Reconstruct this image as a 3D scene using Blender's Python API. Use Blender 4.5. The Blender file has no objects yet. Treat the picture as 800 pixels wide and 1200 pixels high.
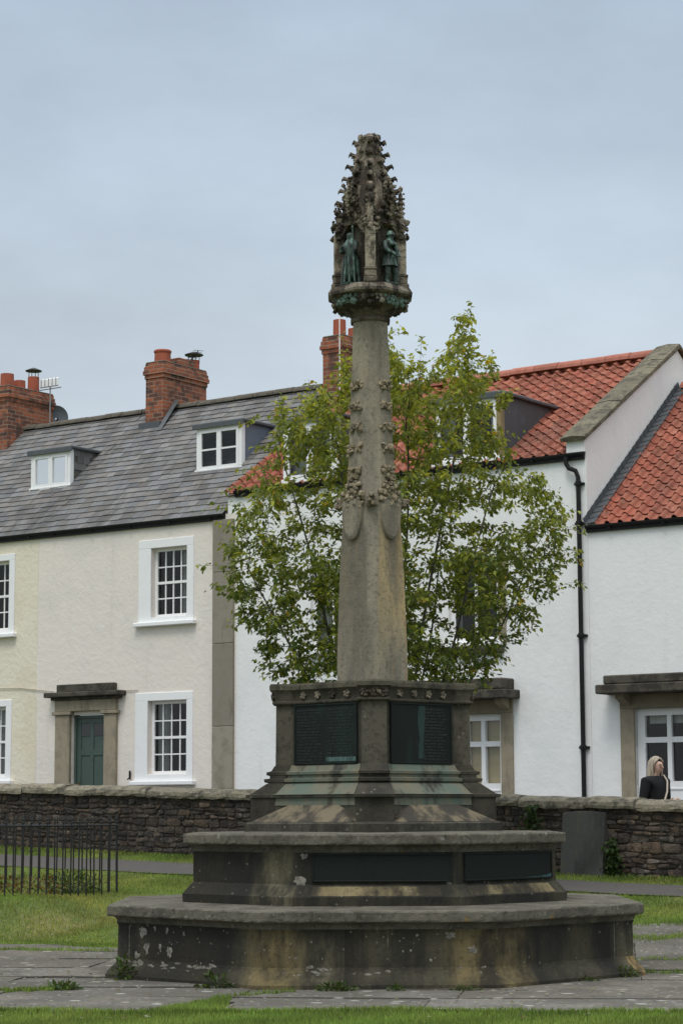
import bpy, bmesh, math, random
import numpy as np
from mathutils import Vector, Matrix
R = random.Random(7)
NP = np.random.RandomState(11)
scene = bpy.context.scene
COL = scene.collection
rad = math.radians

# ------------------------------------------------------------------ frames
AZ = rad(54.5)                                    # street direction
U = np.array([math.sin(AZ), -math.cos(AZ), 0.0])
N = np.array([math.cos(AZ), math.sin(AZ), 0.0])
RZ = math.atan2(U[1], U[0])                       # rotation that turns x into U and y into N
F0 = np.array([-2.99, 37.0, 0.0])                 # facade origin
W0 = np.array([3.25, 25.5, 0.0])                  # boundary wall origin
MX, MY = 0.262, 18.8                              # memorial axis

def ground_z(x, y):
    x = np.asarray(x, float); y = np.asarray(y, float)
    s = (W0[0]-x)*N[0] + (W0[1]-y)*N[1]
    t = (x-W0[0])*U[0] + (y-W0[1])*U[1]
    zw = 0.6 - 0.0275*np.clip(t, -14, 4)
    k = np.clip((5.6-s)/5.6, 0, 1)
    k = np.where(k < .12, k*k/.24, k-.06)
    z = zw*k/.94
    m = np.clip((-4.2-t)/1.0, 0, 1); m = m*m*(3-2*m)
    z = z+.30*np.exp(-((s-4.7)/1.15)**2)*m*np.clip((6.2-s)/.6, 0, 1)
    return np.where(s < 0, .35, z)

def gz(x, y): return float(ground_z(x, y))
def st(x, y):
    return ((W0[0]-x)*N[0] + (W0[1]-y)*N[1], (x-W0[0])*U[0] + (y-W0[1])*U[1])
def xy(s, t):
    return (W0[0]-s*N[0]+t*U[0], W0[1]-s*N[1]+t*U[1])

# ------------------------------------------------------------------ materials
def new_mat(name):
    m = bpy.data.materials.new(name); m.use_nodes = True
    nt = m.node_tree; return m, nt, nt.nodes['Principled BSDF']

def M(name, base, layers=(), rough=.85, bump=(), attr=None, spec=.25, metal=0.0, world=False):
    """layers: (kind, scale, colour, lo, hi, fac); kind n = noise, v = round spots; scale number or xyz"""
    m, nt, bs = new_mat(name); L = nt.links.new; nd = nt.nodes.new
    tc = nd('ShaderNodeTexCoord'); src = tc.outputs['Object']
    if world:
        g = nd('ShaderNodeNewGeometry'); src = g.outputs['Position']
    def tex(kind, scale, det=6):
        sc = scale if isinstance(scale, (tuple, list)) else (scale,)*3
        mp = nd('ShaderNodeMapping'); mp.inputs['Scale'].default_value = sc
        mp.inputs['Location'].default_value = (R.uniform(-9, 9), R.uniform(-9, 9), R.uniform(-9, 9))
        L(src, mp.inputs['Vector'])
        if kind == 'v':
            t = nd('ShaderNodeTexVoronoi'); t.inputs['Scale'].default_value = 1; t.inputs['Randomness'].default_value = 1
            # wobble the cells
            n = nd('ShaderNodeTexNoise'); n.inputs['Scale'].default_value = 2.5; n.inputs['Detail'].default_value = 4
            L(mp.outputs[0], n.inputs['Vector'])
            mx = nd('ShaderNodeMix'); mx.data_type = 'VECTOR'; mx.inputs['Factor'].default_value = .18
            L(mp.outputs[0], mx.inputs[4]); L(n.outputs['Color'], mx.inputs[5]); L(mx.outputs[1], t.inputs['Vector'])
            return t.outputs['Distance']
        t = nd('ShaderNodeTexNoise'); t.inputs['Scale'].default_value = 1; t.inputs['Detail'].default_value = det
        t.inputs['Roughness'].default_value = .62
        L(mp.outputs[0], t.inputs['Vector']); return t.outputs['Fac']
    c = nd('ShaderNodeRGB'); c.outputs[0].default_value = (*base, 1); cur = c.outputs[0]
    if attr:
        a = nd('ShaderNodeAttribute'); a.attribute_name = 'Col'
        mx = nd('ShaderNodeMix'); mx.data_type = 'RGBA'; mx.blend_type = 'MULTIPLY'; mx.inputs['Factor'].default_value = 1
        L(cur, mx.inputs[6]); L(a.outputs['Color'], mx.inputs[7]); cur = mx.outputs[2]
    for kind, scale, col, lo, hi, fac in layers:
        t = tex(kind, scale)
        mr = nd('ShaderNodeMapRange'); mr.inputs['From Min'].default_value = lo; mr.inputs['From Max'].default_value = hi
        mr.inputs['To Max'].default_value = fac; mr.interpolation_type = 'SMOOTHSTEP'
        L(t, mr.inputs['Value'])
        mx = nd('ShaderNodeMix'); mx.data_type = 'RGBA'
        L(mr.outputs[0], mx.inputs['Factor']); L(cur, mx.inputs[6]); mx.inputs[7].default_value = (*col, 1); cur = mx.outputs[2]
    L(cur, bs.inputs['Base Color'])
    bs.inputs['Roughness'].default_value = rough; bs.inputs['Specular IOR Level'].default_value = spec
    bs.inputs['Metallic'].default_value = metal
    prev = None
    for scale, strength, dist in bump:
        t = tex('n', scale, 8)
        b = nd('ShaderNodeBump'); b.inputs['Strength'].default_value = strength; b.inputs['Distance'].default_value = dist
        L(t, b.inputs['Height'])
        if prev: L(prev, b.inputs['Normal'])
        prev = b.outputs[0]
    if prev: L(prev, bs.inputs['Normal'])
    return m

# weathered sandstone of the memorial: tone of each block in Col, soot, streaks, lichen
STEP = M('dark_stone', (.125, .117, .084), [
    ('n', (3, 3, 1.1), (.019, .0185, .0155), .38, .62, .9),
    ('n', (9, 9, 1.0), (.022, .02, .018), .5, .7, .6),
    ('n', 5, (.10, .09, .045), .6, .78, .3),
    ('n', 26, (.02, .018, .016), .52, .7, .5),
    ('v', 14, (.30, .28, .23), .12, .07, .45),
    ('v', 27, (.20, .19, .16), .12, .06, .2)], .9, [(14, .5, .02), (70, .5, .006)], attr=1)
SLAB = M('slab_stone', (.135, .124, .095), [
    ('n', 3.5, (.06, .055, .045), .4, .65, .8),
    ('n', 22, (.035, .032, .026), .52, .68, .7),
    ('v', 9, (.28, .27, .23), .16, .1, .5),
    ('v', 26, (.3, .28, .24), .16, .1, .45),
    ('v', 3.1, (.23, .14, .03), .07, .04, .5)], .92, [(16, .6, .02), (80, .6, .006)], attr=1)
DIE = M('plinth_stone', (.08, .075, .058), [
    ('n', (4, 4, 1.6), (.03, .027, .023), .42, .64, .8),
    ('n', 25, (.028, .025, .021), .5, .68, .6),
    ('v', 12, (.22, .2, .16), .14, .08, .45)], .9, [(18, .5, .015), (80, .5, .005)], attr=1)
SHAFT = M('shaft_stone', (.29, .252, .185), [
    ('n', (4, 4, .9), (.12, .108, .088), .4, .62, .75),
    ('n', (9, 9, 1.0), (.33, .20, .075), .55, .72, .6),
    ('n', (1.6, 1.6, .7), (.16, .15, .12), .45, .7, .5),
    ('n', 30, (.10, .09, .07), .5, .68, .65),
    ('n', 75, (.42, .38, .3), .56, .7, .4),
    ('v', 16, (.33, .31, .25), .15, .08, .3)], .92, [(20, .5, .012), (90, .6, .005)], attr=1)
FOLI = M('carved_shaft_stone', (.30, .262, .195), [('n', 24, (.06, .052, .04), .48, .62, .85), ('n', 8, (.16, .14, .105), .45, .65, .6)], .93, [(40, .6, .01)], attr=1)
CARVE = M('carved_stone', (.29, .26, .21), [
    ('n', (7, 7, 3), (.035, .028, .023), .44, .56, .93),
    ('n', 22, (.05, .042, .035), .5, .66, .75),
    ('n', 9, (.09, .055, .035), .57, .7, .5),
    ('v', 22, (.3, .28, .22), .15, .09, .45)], .93, [(30, .7, .015), (110, .6, .004)], attr=1)
BRONZE = M('dark_bronze', (.0135, .017, .0155), [
    ('n', (5, 5, 1.2), (.018, .036, .031), .52, .74, .7),
    ('n', 40, (.008, .009, .009), .5, .7, .5)], .6, [(60, .3, .004)], spec=.12)
LETTER = M('raised_letters', (.030, .040, .036), [('n', 20, (.02, .03, .028), .45, .65, .8)], .45, spec=.5)
STRIP = M('verdigris_letters', (.12, .2, .18), [('n', 40, (.05, .09, .08), .45, .65, .6)], .6)
STATUE = M('green_bronze', (.045, .075, .06), [
    ('n', 14, (.014, .018, .017), .42, .56, .9),
    ('n', (26, 26, 7), (.14, .25, .20), .53, .66, .85)], .55, [(60, .3, .004)], spec=.4)
VERD = M('copper_stained_stone', (.155, .15, .11), [
    ('n', (5, 5, 2), (.105, .142, .115), .42, .6, .8),
    ('n', (4, 4, 2), (.20, .165, .11), .54, .66, .8),
    ('n', (5, 5, 1.5), (.035, .034, .029), .5, .66, .9)], .9, [(20, .4, .012), (80, .4, .005)])
WEATH = M('weathering_stone', (.165, .135, .09), [('n', (4, 4, 2), (.04, .036, .03), .42, .56, .9), ('n', 12, (.05, .045, .036), .5, .68, .6)], .9, [(20, .4, .012)])
LICHEN = M('pale_lichen', (.25, .235, .20), [('n', 30, (.11, .10, .085), .42, .6, .85)], .95, [(90, .5, .004)])

CREAM = M('cream_render', (.765, .70, .63), [('n', 1.2, (.69, .65, .595), .45, .65, .7), ('n', (3.2, 3.2, .35), (.55, .51, .45), .54, .8, .5), ('n', 4, (.77, .73, .67), .55, .7, .5)], .95, [(11, .36, .03), (45, .3, .006)])
YELLOW = M('yellow_render', (.75, .69, .56), [('n', 1.2, (.68, .61, .45), .45, .65, .6)], .95, [(11, .5, .03), (45, .3, .006)])
WHITE = M('white_render', (.80, .80, .79), [('n', (1.8, 1.8, .5), (.70, .71, .70), .5, .75, .55), ('n', (4.5, 4.5, .3), (.66, .66, .63), .56, .8, .55), ('n', .9, (.73, .74, .73), .48, .66, .7)], .95, [(9, .25, .03), (40, .3, .006)])
PAINT = M('white_paint', (.82, .82, .82), [('n', 6, (.74, .74, .73), .5, .7, .5)], .55, [(30, .1, .004)])
BATH = M('bath_stone', (.305, .262, .19), [('n', 4, (.215, .19, .14), .45, .65, .8), ('n', (8, 8, 1.5), (.13, .11, .08), .55, .72, .6)], .92, [(30, .4, .008)], attr=1)
OLDSTONE = M('weathered_hood', (.085, .076, .06), [('n', 5, (.035, .032, .027), .42, .6, .85), ('v', 14, (.25, .23, .18), .14, .08, .4)], .93, [(25, .5, .012)])
SLATE = M('slate', (.158, .155, .156), [('n', (1.1, .5, .5), (.07, .068, .068), .48, .66, .8), ('n', (2.2, .4, .4), (.25, .245, .24), .55, .72, .65), ('n', 7, (.13, .105, .078), .52, .7, .7), ('n', 30, (.06, .058, .055), .55, .72, .6), ('v', 9, (.27, .26, .22), .13, .08, .45)], .78, [(30, .3, .006)], attr=1, spec=.3)
TILE = M('clay_pantile', (.315, .105, .067), [('n', 2.2, (.27, .085, .057), .45, .68, .7), ('n', 14, (.09, .05, .04), .52, .70, .75), ('n', (1.2, .5, .5), (.16, .075, .055), .5, .68, .7), ('v', 7, (.30, .27, .2), .12, .07, .5), ('n', (5, 5, 3), (.41, .20, .15), .57, .73, .6)], .82, [(40, .25, .004)], attr=1)
RIDGE = M('ridge_tile', (.37, .14, .10), [('n', 8, (.27, .10, .07), .45, .7, .7)], .85, [(40, .3, .006)], attr=1)
MORTARRIDGE = M('stone_ridge', (.12, .105, .085), [('n', 10, (.07, .062, .05), .45, .65, .8), ('v', 12, (.2, .19, .15), .15, .08, .5)], .95, [(25, .6, .02)])
LEAD = M('lead', (.07, .077, .084), [('n', 5, (.10, .11, .125), .5, .7, .6)], .5, [(12, .15, .01)], spec=.5)
LEADBLUE = M('lead_cheek', (.135, .16, .20), [('n', 4, (.10, .12, .15), .5, .7, .6)], .5, spec=.5)
BLACK = M('black_gutter', (.009, .009, .0095), [('n', 10, (.016, .016, .016), .5, .7, .5)], .6, spec=.25)
IRON = M('black_iron', (.017, .016, .016), [('n', 20, (.05, .03, .02), .56, .7, .5)], .55, spec=.4)
GREEN = M('green_door', (.06, .09, .076), [('n', 5, (.046, .08, .073), .45, .65, .6)], .45, spec=.4)
BRASS = M('brass', (.25, .15, .05), [('n', 30, (.12, .075, .03), .45, .65, .5)], .35, metal=.8)
POT = M('terracotta_pot', (.36, .10, .058), [('n', (6, 6, 3), (.22, .075, .05), .48, .68, .7)], .85)
DARKROOM = M('dark_interior', (.014, .0135, .013), [('n', 2, (.03, .027, .024), .5, .7, .5)], .9)
CURTAIN = M('pale_curtain', (.62, .62, .60), [('n', (20, 20, 1), (.5, .5, .48), .4, .6, .6)], .9)
BLIND = M('tan_blind', (.42, .33, .19), [('n', (1, 1, 40), (.34, .27, .16), .4, .6, .5)], .9)
TIMBER = M('tan_timber', (.28, .21, .11), [('n', (14, 14, 1.5), (.19, .14, .08), .45, .65, .6)], .8)
COPING = M('coping_stone', (.21, .185, .14), [('n', 6, (.075, .068, .055), .45, .63, .85), ('n', 26, (.06, .055, .045), .5, .7, .6), ('v', 8, (.27, .26, .2), .2, .1, .55), ('v', 20, (.3, .28, .22), .16, .09, .5)], .95, [(18, .7, .03), (70, .5, .006)], attr=1)
RUBBLE = M('rubble_stone', (.105, .086, .071), [('n', 6, (.036, .031, .029), .42, .62, .9), ('n', 28, (.045, .04, .035), .5, .7, .6), ('n', 12, (.17, .155, .12), .6, .74, .6), ('v', 16, (.24, .23, .19), .16, .09, .5)], .95, [(22, .9, .04), (80, .7, .008)], attr=1)
MORTAR = M('old_mortar', (.085, .072, .06), [('n', 9, (.03, .026, .023), .45, .65, .7)], .95, [(30, .8, .02)])
HEADST = M('gravestone', (.082, .08, .075), [('n', (3, 3, .8), (.042, .041, .038), .45, .62, .85), ('n', (6, 6, 1.2), (.14, .13, .045), .56, .7, .6), ('n', 30, (.05, .05, .048), .5, .7, .5)], .9, [(30, .4, .01)])
PAVE = M('paving_stone', (.16, .145, .122), [('n', 2.2, (.095, .086, .073), .40, .62, .85), ('n', .9, (.085, .078, .062), .5, .66, .7), ('n', 24, (.075, .07, .062), .48, .66, .75), ('n', 60, (.26, .25, .22), .56, .7, .5), ('v', (4.5, 4.5, 4.5), (.36, .35, .32), .2, .12, .8), ('v', 11, (.36, .35, .32), .18, .1, .8), ('n', 3, (.085, .10, .04), .58, .72, .5)], .92, [(9, .6, .03), (60, .7, .008)], attr=1, world=True)
SOIL = M('lawn_soil', (.11, .15, .042), [('n', .8, (.22, .19, .085), .5, .66, .8), ('n', 9, (.07, .095, .028), .5, .7, .6)], .95, [(20, .8, .05)], world=True)
EARTH = M('joint_earth', (.07, .065, .052), [('n', 6, (.045, .065, .02), .45, .65, .6)], .95, [(30, .8, .03)], world=True)
ASPH = M('asphalt', (.083, .075, .067), [('n', 40, (.06, .058, .06), .45, .65, .7), ('n', 1.5, (.11, .105, .1), .5, .75, .5)], .9, [(90, .5, .006)], world=True)
SKIN = M('skin', (.60, .385, .30), [('n', 14, (.55, .33, .26), .5, .7, .4)], .55)
HAIR = M('blonde_hair', (.44, .37, .29), [('n', (60, 60, 3), (.16, .125, .085), .44, .6, .85)], .5)
CLOTH = M('black_coat', (.011, .011, .012), [('n', 30, (.018, .018, .019), .5, .7, .5)], .85)
STRAP = M('pale_strap', (.5, .43, .35), [], .7)
DISH = M('grey_dish', (.12, .135, .15), [('n', 9, (.09, .1, .11), .5, .7, .5)], .5, metal=.2)
STEELG = M('galvanised', (.3, .3, .3), [('n', 9, (.2, .2, .2), .5, .7, .5)], .5, metal=.4)
BARK = M('grey_bark', (.10, .092, .072), [('n', (30, 30, 6), (.055, .05, .04), .45, .65, .8)], .9, [(40, .5, .01)])

def brick_mat(name):
    m, nt, bs = new_mat(name); L = nt.links.new; nd = nt.nodes.new
    tc = nd('ShaderNodeTexCoord')
    sep = nd('ShaderNodeSeparateXYZ'); L(tc.outputs['Object'], sep.inputs[0])
    ad = nd('ShaderNodeMath'); L(sep.outputs[0], ad.inputs[0]); L(sep.outputs[1], ad.inputs[1])
    cb = nd('ShaderNodeCombineXYZ'); L(ad.outputs[0], cb.inputs[0]); L(sep.outputs[2], cb.inputs[1])
    br = nd('ShaderNodeTexBrick'); br.inputs['Scale'].default_value = 1
    br.inputs['Brick Width'].default_value = .225; br.inputs['Row Height'].default_value = .078
    br.inputs['Mortar Size'].default_value = .008; br.inputs['Mortar Smooth'].default_value = .3
    br.inputs['Color1'].default_value = (.34, .10, .045, 1); br.inputs['Color2'].default_value = (.075, .036, .027, 1)
    br.inputs['Mortar'].default_value = (.27, .21, .165, 1); br.inputs['Bias'].default_value = -.1
    L(cb.outputs[0], br.inputs['Vector'])
    n = nd('ShaderNodeTexNoise'); n.inputs['Scale'].default_value = 5; n.inputs['Detail'].default_value = 6; L(tc.outputs['Object'], n.inputs['Vector'])
    mr = nd('ShaderNodeMapRange'); mr.inputs['From Min'].default_value = .5; mr.inputs['From Max'].default_value = .68; mr.inputs['To Max'].default_value = .8
    L(n.outputs[0], mr.inputs[0])
    mx = nd('ShaderNodeMix'); mx.data_type = 'RGBA'; L(mr.outputs[0], mx.inputs[0]); L(br.outputs[0], mx.inputs[6]); mx.inputs[7].default_value = (.045, .032, .028, 1)
    L(mx.outputs[2], bs.inputs['Base Color']); bs.inputs['Roughness'].default_value = .9
    b = nd('ShaderNodeBump'); b.inputs['Strength'].default_value = .6; b.inputs['Distance'].default_value = .01; b.invert = True
    L(br.outputs['Fac'], b.inputs['Height']); L(b.outputs[0], bs.inputs['Normal'])
    return m
BRICK = brick_mat('old_brick')

def glass_mat():
    m, nt, bs = new_mat('window_glass'); L = nt.links.new; nd = nt.nodes.new
    nt.nodes.remove(bs)
    fr = nd('ShaderNodeFresnel'); fr.inputs[0].default_value = 1.52
    tr = nd('ShaderNodeBsdfTransparent'); tr.inputs[0].default_value = (.9, .93, .92, 1)
    gl = nd('ShaderNodeBsdfGlossy'); gl.inputs['Roughness'].default_value = .03
    no = nd('ShaderNodeTexNoise'); no.inputs['Scale'].default_value = 1.6
    tc = nd('ShaderNodeTexCoord'); L(tc.outputs['Object'], no.inputs['Vector'])
    b = nd('ShaderNodeBump'); b.inputs['Strength'].default_value = .04; b.inputs['Distance'].default_value = .03; L(no.outputs[0], b.inputs['Height'])
    L(b.outputs[0], gl.inputs['Normal'])
    mx = nd('ShaderNodeMixShader'); L(fr.outputs[0], mx.inputs[0]); L(tr.outputs[0], mx.inputs[1]); L(gl.outputs[0], mx.inputs[2])
    L(mx.outputs[0], nt.nodes['Material Output'].inputs[0]); return m
GLASS = glass_mat()

def leaf_mat(name, base, trans, rough=.5):
    m, nt, bs = new_mat(name); L = nt.links.new; nd = nt.nodes.new
    a = nd('ShaderNodeAttribute'); a.attribute_name = 'Col'
    def mul(c):
        mx = nd('ShaderNodeMix'); mx.data_type = 'RGBA'; mx.blend_type = 'MULTIPLY'; mx.inputs[0].default_value = 1
        L(a.outputs['Color'], mx.inputs[6]); mx.inputs[7].default_value = (*c, 1); return mx.outputs[2]
    L(mul(base), bs.inputs['Base Color']); bs.inputs['Roughness'].default_value = rough; bs.inputs['Specular IOR Level'].default_value = .3
    t = nd('ShaderNodeBsdfTranslucent'); L(mul(trans), t.inputs[0])
    mx = nd('ShaderNodeMixShader'); mx.inputs[0].default_value = .38
    L(bs.outputs[0], mx.inputs[1]); L(t.outputs[0], mx.inputs[2]); L(mx.outputs[0], nt.nodes['Material Output'].inputs[0])
    return m
LEAF = leaf_mat('tree_leaf', (.128, .17, .034), (.32, .38, .058))
BLADE = leaf_mat('grass_blade', (.15, .248, .043), (.23, .33, .06), .6)
WEED = leaf_mat('weed_leaf', (.05, .085, .022), (.07, .11, .025))

# ------------------------------------------------------------------ mesh helpers
class MB:
    def __init__(s): s.v = []; s.f = []; s.c = []
    def add(s, vs, fs, col=(1, 1, 1)):
        o = len(s.v); s.v += [tuple(map(float, p)) for p in vs]
        for f in fs: s.f.append(tuple(i+o for i in f)); s.c.append(col)
    def box(s, a, b, bev=0., col=(1, 1, 1), rot=0., piv=None, tf=None):
        a = np.array(a, float); b = np.array(b, float); a, b = np.minimum(a, b), np.maximum(a, b)
        c = (a+b)/2; h = (b-a)/2; bev = min(bev, *(h*.9))
        vs = []; fs = []
        if bev <= 0:
            for sx in (-1, 1):
                for sy in (-1, 1):
                    for sz in (-1, 1): vs.append(c+h*np.array([sx, sy, sz]))
            fs = [(0, 1, 3, 2), (4, 6, 7, 5), (0, 4, 5, 1), (2, 3, 7, 6), (0, 2, 6, 4), (1, 5, 7, 3)]
        else:
            ix = {}
            for sx in (-1, 1):
                for sy in (-1, 1):
                    for sz in (-1, 1):
                        for k in range(3):
                            d = h-bev; d[k] = h[k]; ix[sx, sy, sz, k] = len(vs); vs.append(c+d*np.array([sx, sy, sz]))
            for k in range(3):
                i, j = (k+1) % 3, (k+2) % 3
                for sg in (-1, 1):
                    q = []
                    for p, r in ((-1, -1), (1, -1), (1, 1), (-1, 1)):
                        s3 = [0, 0, 0]; s3[k] = sg; s3[i] = p; s3[j] = r; q.append(ix[(*s3, k)])
                    fs.append(tuple(q if sg > 0 else q[::-1]))
                for p in (-1, 1):
                    for r in (-1, 1):
                        e = []
                        for sg in (-1, 1):
                            s3 = [0, 0, 0]; s3[k] = sg; s3[i] = p; s3[j] = r; e.append((ix[(*s3, i)], ix[(*s3, j)]))
                        fs.append((e[0][0], e[1][0], e[1][1], e[0][1]))
            for sx in (-1, 1):
                for sy in (-1, 1):
                    for sz in (-1, 1): fs.append(tuple(ix[sx, sy, sz, k] for k in range(3)))
        if rot:
            p = np.array(piv if piv is not None else c, float); cs, sn = math.cos(rot), math.sin(rot)
            vs = [np.array([p[0]+(q[0]-p[0])*cs-(q[1]-p[1])*sn, p[1]+(q[0]-p[0])*sn+(q[1]-p[1])*cs, q[2]]) for q in vs]
        if tf: vs = [tf(q) for q in vs]
        s.add(vs, fs, col)
    def loft(s, secs, cap=True, cols=None, closed=True):
        n = len(secs[0]); vs = [p for q in secs for p in q]; o = len(s.v); s.v += [tuple(map(float, p)) for p in vs]
        for k in range(len(secs)-1):
            for i in range(n if closed else n-1):
                j = (i+1) % n
                s.f.append((o+k*n+i, o+k*n+j, o+(k+1)*n+j, o+(k+1)*n+i)); s.c.append(cols(k, i) if cols else (1, 1, 1))
        if cap:
            s.f.append(tuple(o+i for i in range(n))[::-1]); s.c.append(cols(0, 0) if cols else (1, 1, 1))
            s.f.append(tuple(o+(len(secs)-1)*n+i for i in range(n))); s.c.append(cols(len(secs)-2, 0) if cols else (1, 1, 1))
    def tube(s, pts, r, n=8, cap=True, col=(1, 1, 1)):
        pts = [Vector(p) for p in pts]; rs = r if isinstance(r, (list, tuple)) else [r]*len(pts); secs = []; up = None
        for i, p in enumerate(pts):
            d = (pts[min(i+1, len(pts)-1)]-pts[max(i-1, 0)]).normalized()
            if up is None: up = Vector((0, 0, 1)) if abs(d.z) < .9 else Vector((1, 0, 0))
            a = d.cross(up).normalized(); b = a.cross(d).normalized(); up = b
            secs.append([p+(a*math.cos(2*math.pi*k/n)+b*math.sin(2*math.pi*k/n))*rs[i] for k in range(n)])
        s.loft(secs, cap, lambda k, i: col)
    def lathe(s, c, prof, n=16, col=(1, 1, 1)):
        s.loft([[(c[0]+r*math.cos(2*math.pi*k/n), c[1]+r*math.sin(2*math.pi*k/n), c[2]+z) for k in range(n)] for r, z in prof], True, lambda k, i: col)
    def blob(s, c, r, seed=0, sub=1, jit=.25, col=(1, 1, 1)):
        bm = bmesh.new(); bmesh.ops.create_icosphere(bm, subdivisions=sub, radius=1); rr = random.Random(seed)
        r = r if isinstance(r, (tuple, list)) else (r, r, r)
        vs = [(c[0]+v.co.x*r[0]*(1+rr.uniform(-jit, jit)), c[1]+v.co.y*r[1]*(1+rr.uniform(-jit, jit)), c[2]+v.co.z*r[2]*(1+rr.uniform(-jit, jit))) for v in bm.verts]
        fs = [tuple(v.index for v in f.verts) for f in bm.faces]; bm.free(); s.add(vs, fs, col)
    def build(s, name, mat, parent=None, smooth=False, fix=True, mod=None):
        me = bpy.data.meshes.new(name); me.from_pydata(s.v, [], s.f)
        ca = me.color_attributes.new('Col', 'FLOAT_COLOR', 'CORNER')
        cnt = [len(f) for f in s.f]; cc = np.repeat(np.array([(*c[:3], 1.0) for c in s.c], np.float32), cnt, axis=0)
        ca.data.foreach_set('color', cc.ravel())
        if fix:
            bm = bmesh.new(); bm.from_mesh(me); bmesh.ops.recalc_face_normals(bm, faces=bm.faces); bm.to_mesh(me); bm.free()
        if smooth: me.polygons.foreach_set('use_smooth', [True]*len(me.polygons))
        me.materials.append(mat); me.update()
        o = bpy.data.objects.new(name, me); COL.objects.link(o)
        if parent: o.parent = parent
        return o

def fast_mesh(name, verts, faces, cols, mat, parent=None, smooth=False):
    """numpy arrays: verts (n,3), faces (m,k) all the same k, cols (m,3)"""
    k = faces.shape[1]; me = bpy.data.meshes.new(name)
    me.vertices.add(len(verts)); me.vertices.foreach_set('co', verts.astype(np.float32).ravel())
    me.loops.add(faces.size); me.loops.foreach_set('vertex_index', faces.astype(np.int32).ravel())
    me.polygons.add(len(faces)); me.polygons.foreach_set('loop_start', np.arange(0, faces.size, k, dtype=np.int32))
    me.update(calc_edges=True)
    ca = me.color_attributes.new('Col', 'FLOAT_COLOR', 'CORNER')
    c4 = np.concatenate([cols, np.ones((len(cols), 1))], 1).astype(np.float32)
    ca.data.foreach_set('color', np.repeat(c4, k, axis=0).ravel())
    if smooth: me.polygons.foreach_set('use_smooth', np.ones(len(faces), bool))
    me.materials.append(mat)
    o = bpy.data.objects.new(name, me); COL.objects.link(o)
    if parent: o.parent = parent
    return o

def tag(o, label=None, cat=None, group=None, kind=None):
    if label: o['label'] = label
    if cat: o['category'] = cat
    if group: o['group'] = group
    if kind: o['kind'] = kind
    return o
def thing(name, label, cat, loc=(0, 0, 0), rz=0, group=None):
    o = bpy.data.objects.new(name, None); o.empty_display_size = .2; COL.objects.link(o)
    o.location = loc; o.rotation_euler = (0, 0, rz); return tag(o, label, cat, group)

# ------------------------------------------------------------------ ground
def ground():
    xs = np.unique(np.concatenate([[-500, -200, -80, -40, -24, -18], np.arange(-14, 16.01, .3), [20, 30, 60, 120, 250, 500]]))
    ys = np.unique(np.concatenate([[-400, -150, -50, -15, 0, 8], np.arange(11, 36, .3), [40, 50, 70, 120, 300, 700]]))
    X, Y = np.meshgrid(xs, ys); Z = ground_z(X, Y); nx, ny = len(xs), len(ys)
    near = (X > -14) & (X < 14) & (Y > 11) & (Y < 35)
    Z = Z+np.where(near, .012*np.sin(X*3.1+1.3*np.sin(Y*2.3))*np.sin(Y*2.7+X), 0)*np.where(Z > .03, 1, 0)
    v = np.stack([X.ravel(), Y.ravel(), Z.ravel()], 1); idx = np.arange(nx*ny).reshape(ny, nx)
    f = np.stack([idx[:-1, :-1], idx[:-1, 1:], idx[1:, 1:], idx[1:, :-1]], -1).reshape(-1, 4)
    tag(fast_mesh('ground', v, f, np.ones((len(f), 3)), SOIL, smooth=True), kind='structure')
ground()

def strip(name, mat, s0, s1, t0, t1, dz, n=60):
    b = MB(); secs = []
    for i in range(n+1):
        t = t0+(t1-t0)*i/n; row = []
        for k in range(5):
            s = s0+(s1-s0)*k/4+.03*math.sin(t*3.7+k*9)*(k in (0, 4)); x, y = xy(s, t); row.append((x, y, gz(x, y)+dz))
        secs.append(row)
    b.loft(secs, False, None, False); return tag(b.build(name, mat, smooth=True), kind='structure')
strip('path', ASPH, .62, 1.36, -22, 16, .018)
bst = MB()
p = [xy(-.42, -60), xy(-.42, 60), xy(-5.72, 60), xy(-5.72, -60)]
bst.add([(*q, .37) for q in p], [(0, 1, 2, 3)]); tag(bst.build('street', ASPH), kind='structure')

def front_edge(x): return 14.75-.12*x+.14*math.sin(x*1.3+.5)+.05*math.sin(x*5.1) if x < 1.2 else 14.55+.10*math.sin(x*1.7)+(.16*(x-1.2) if x > 1.6 else 0)
def paved(x, y):
    s, t = st(x, y)
    lim = 6.25+.08*math.sin(x*7) if x < .3 else 3.1+.1*math.sin(x*5)
    return y > front_edge(x) and s > lim and -7 < x < 8
WEDGE = [(-1.52, 14.55), (-.95, 15.95), (-.80, 15.95), (-.80, 15.1), (-.5, 14.6)]
def inpoly(x, y, P):
    c = False; j = len(P)-1
    for i in range(len(P)):
        if (P[i][1] > y) != (P[j][1] > y) and x < (P[j][0]-P[i][0])*(y-P[i][1])/(P[j][1]-P[i][1])+P[i][0]: c = not c
        j = i
    return c

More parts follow.
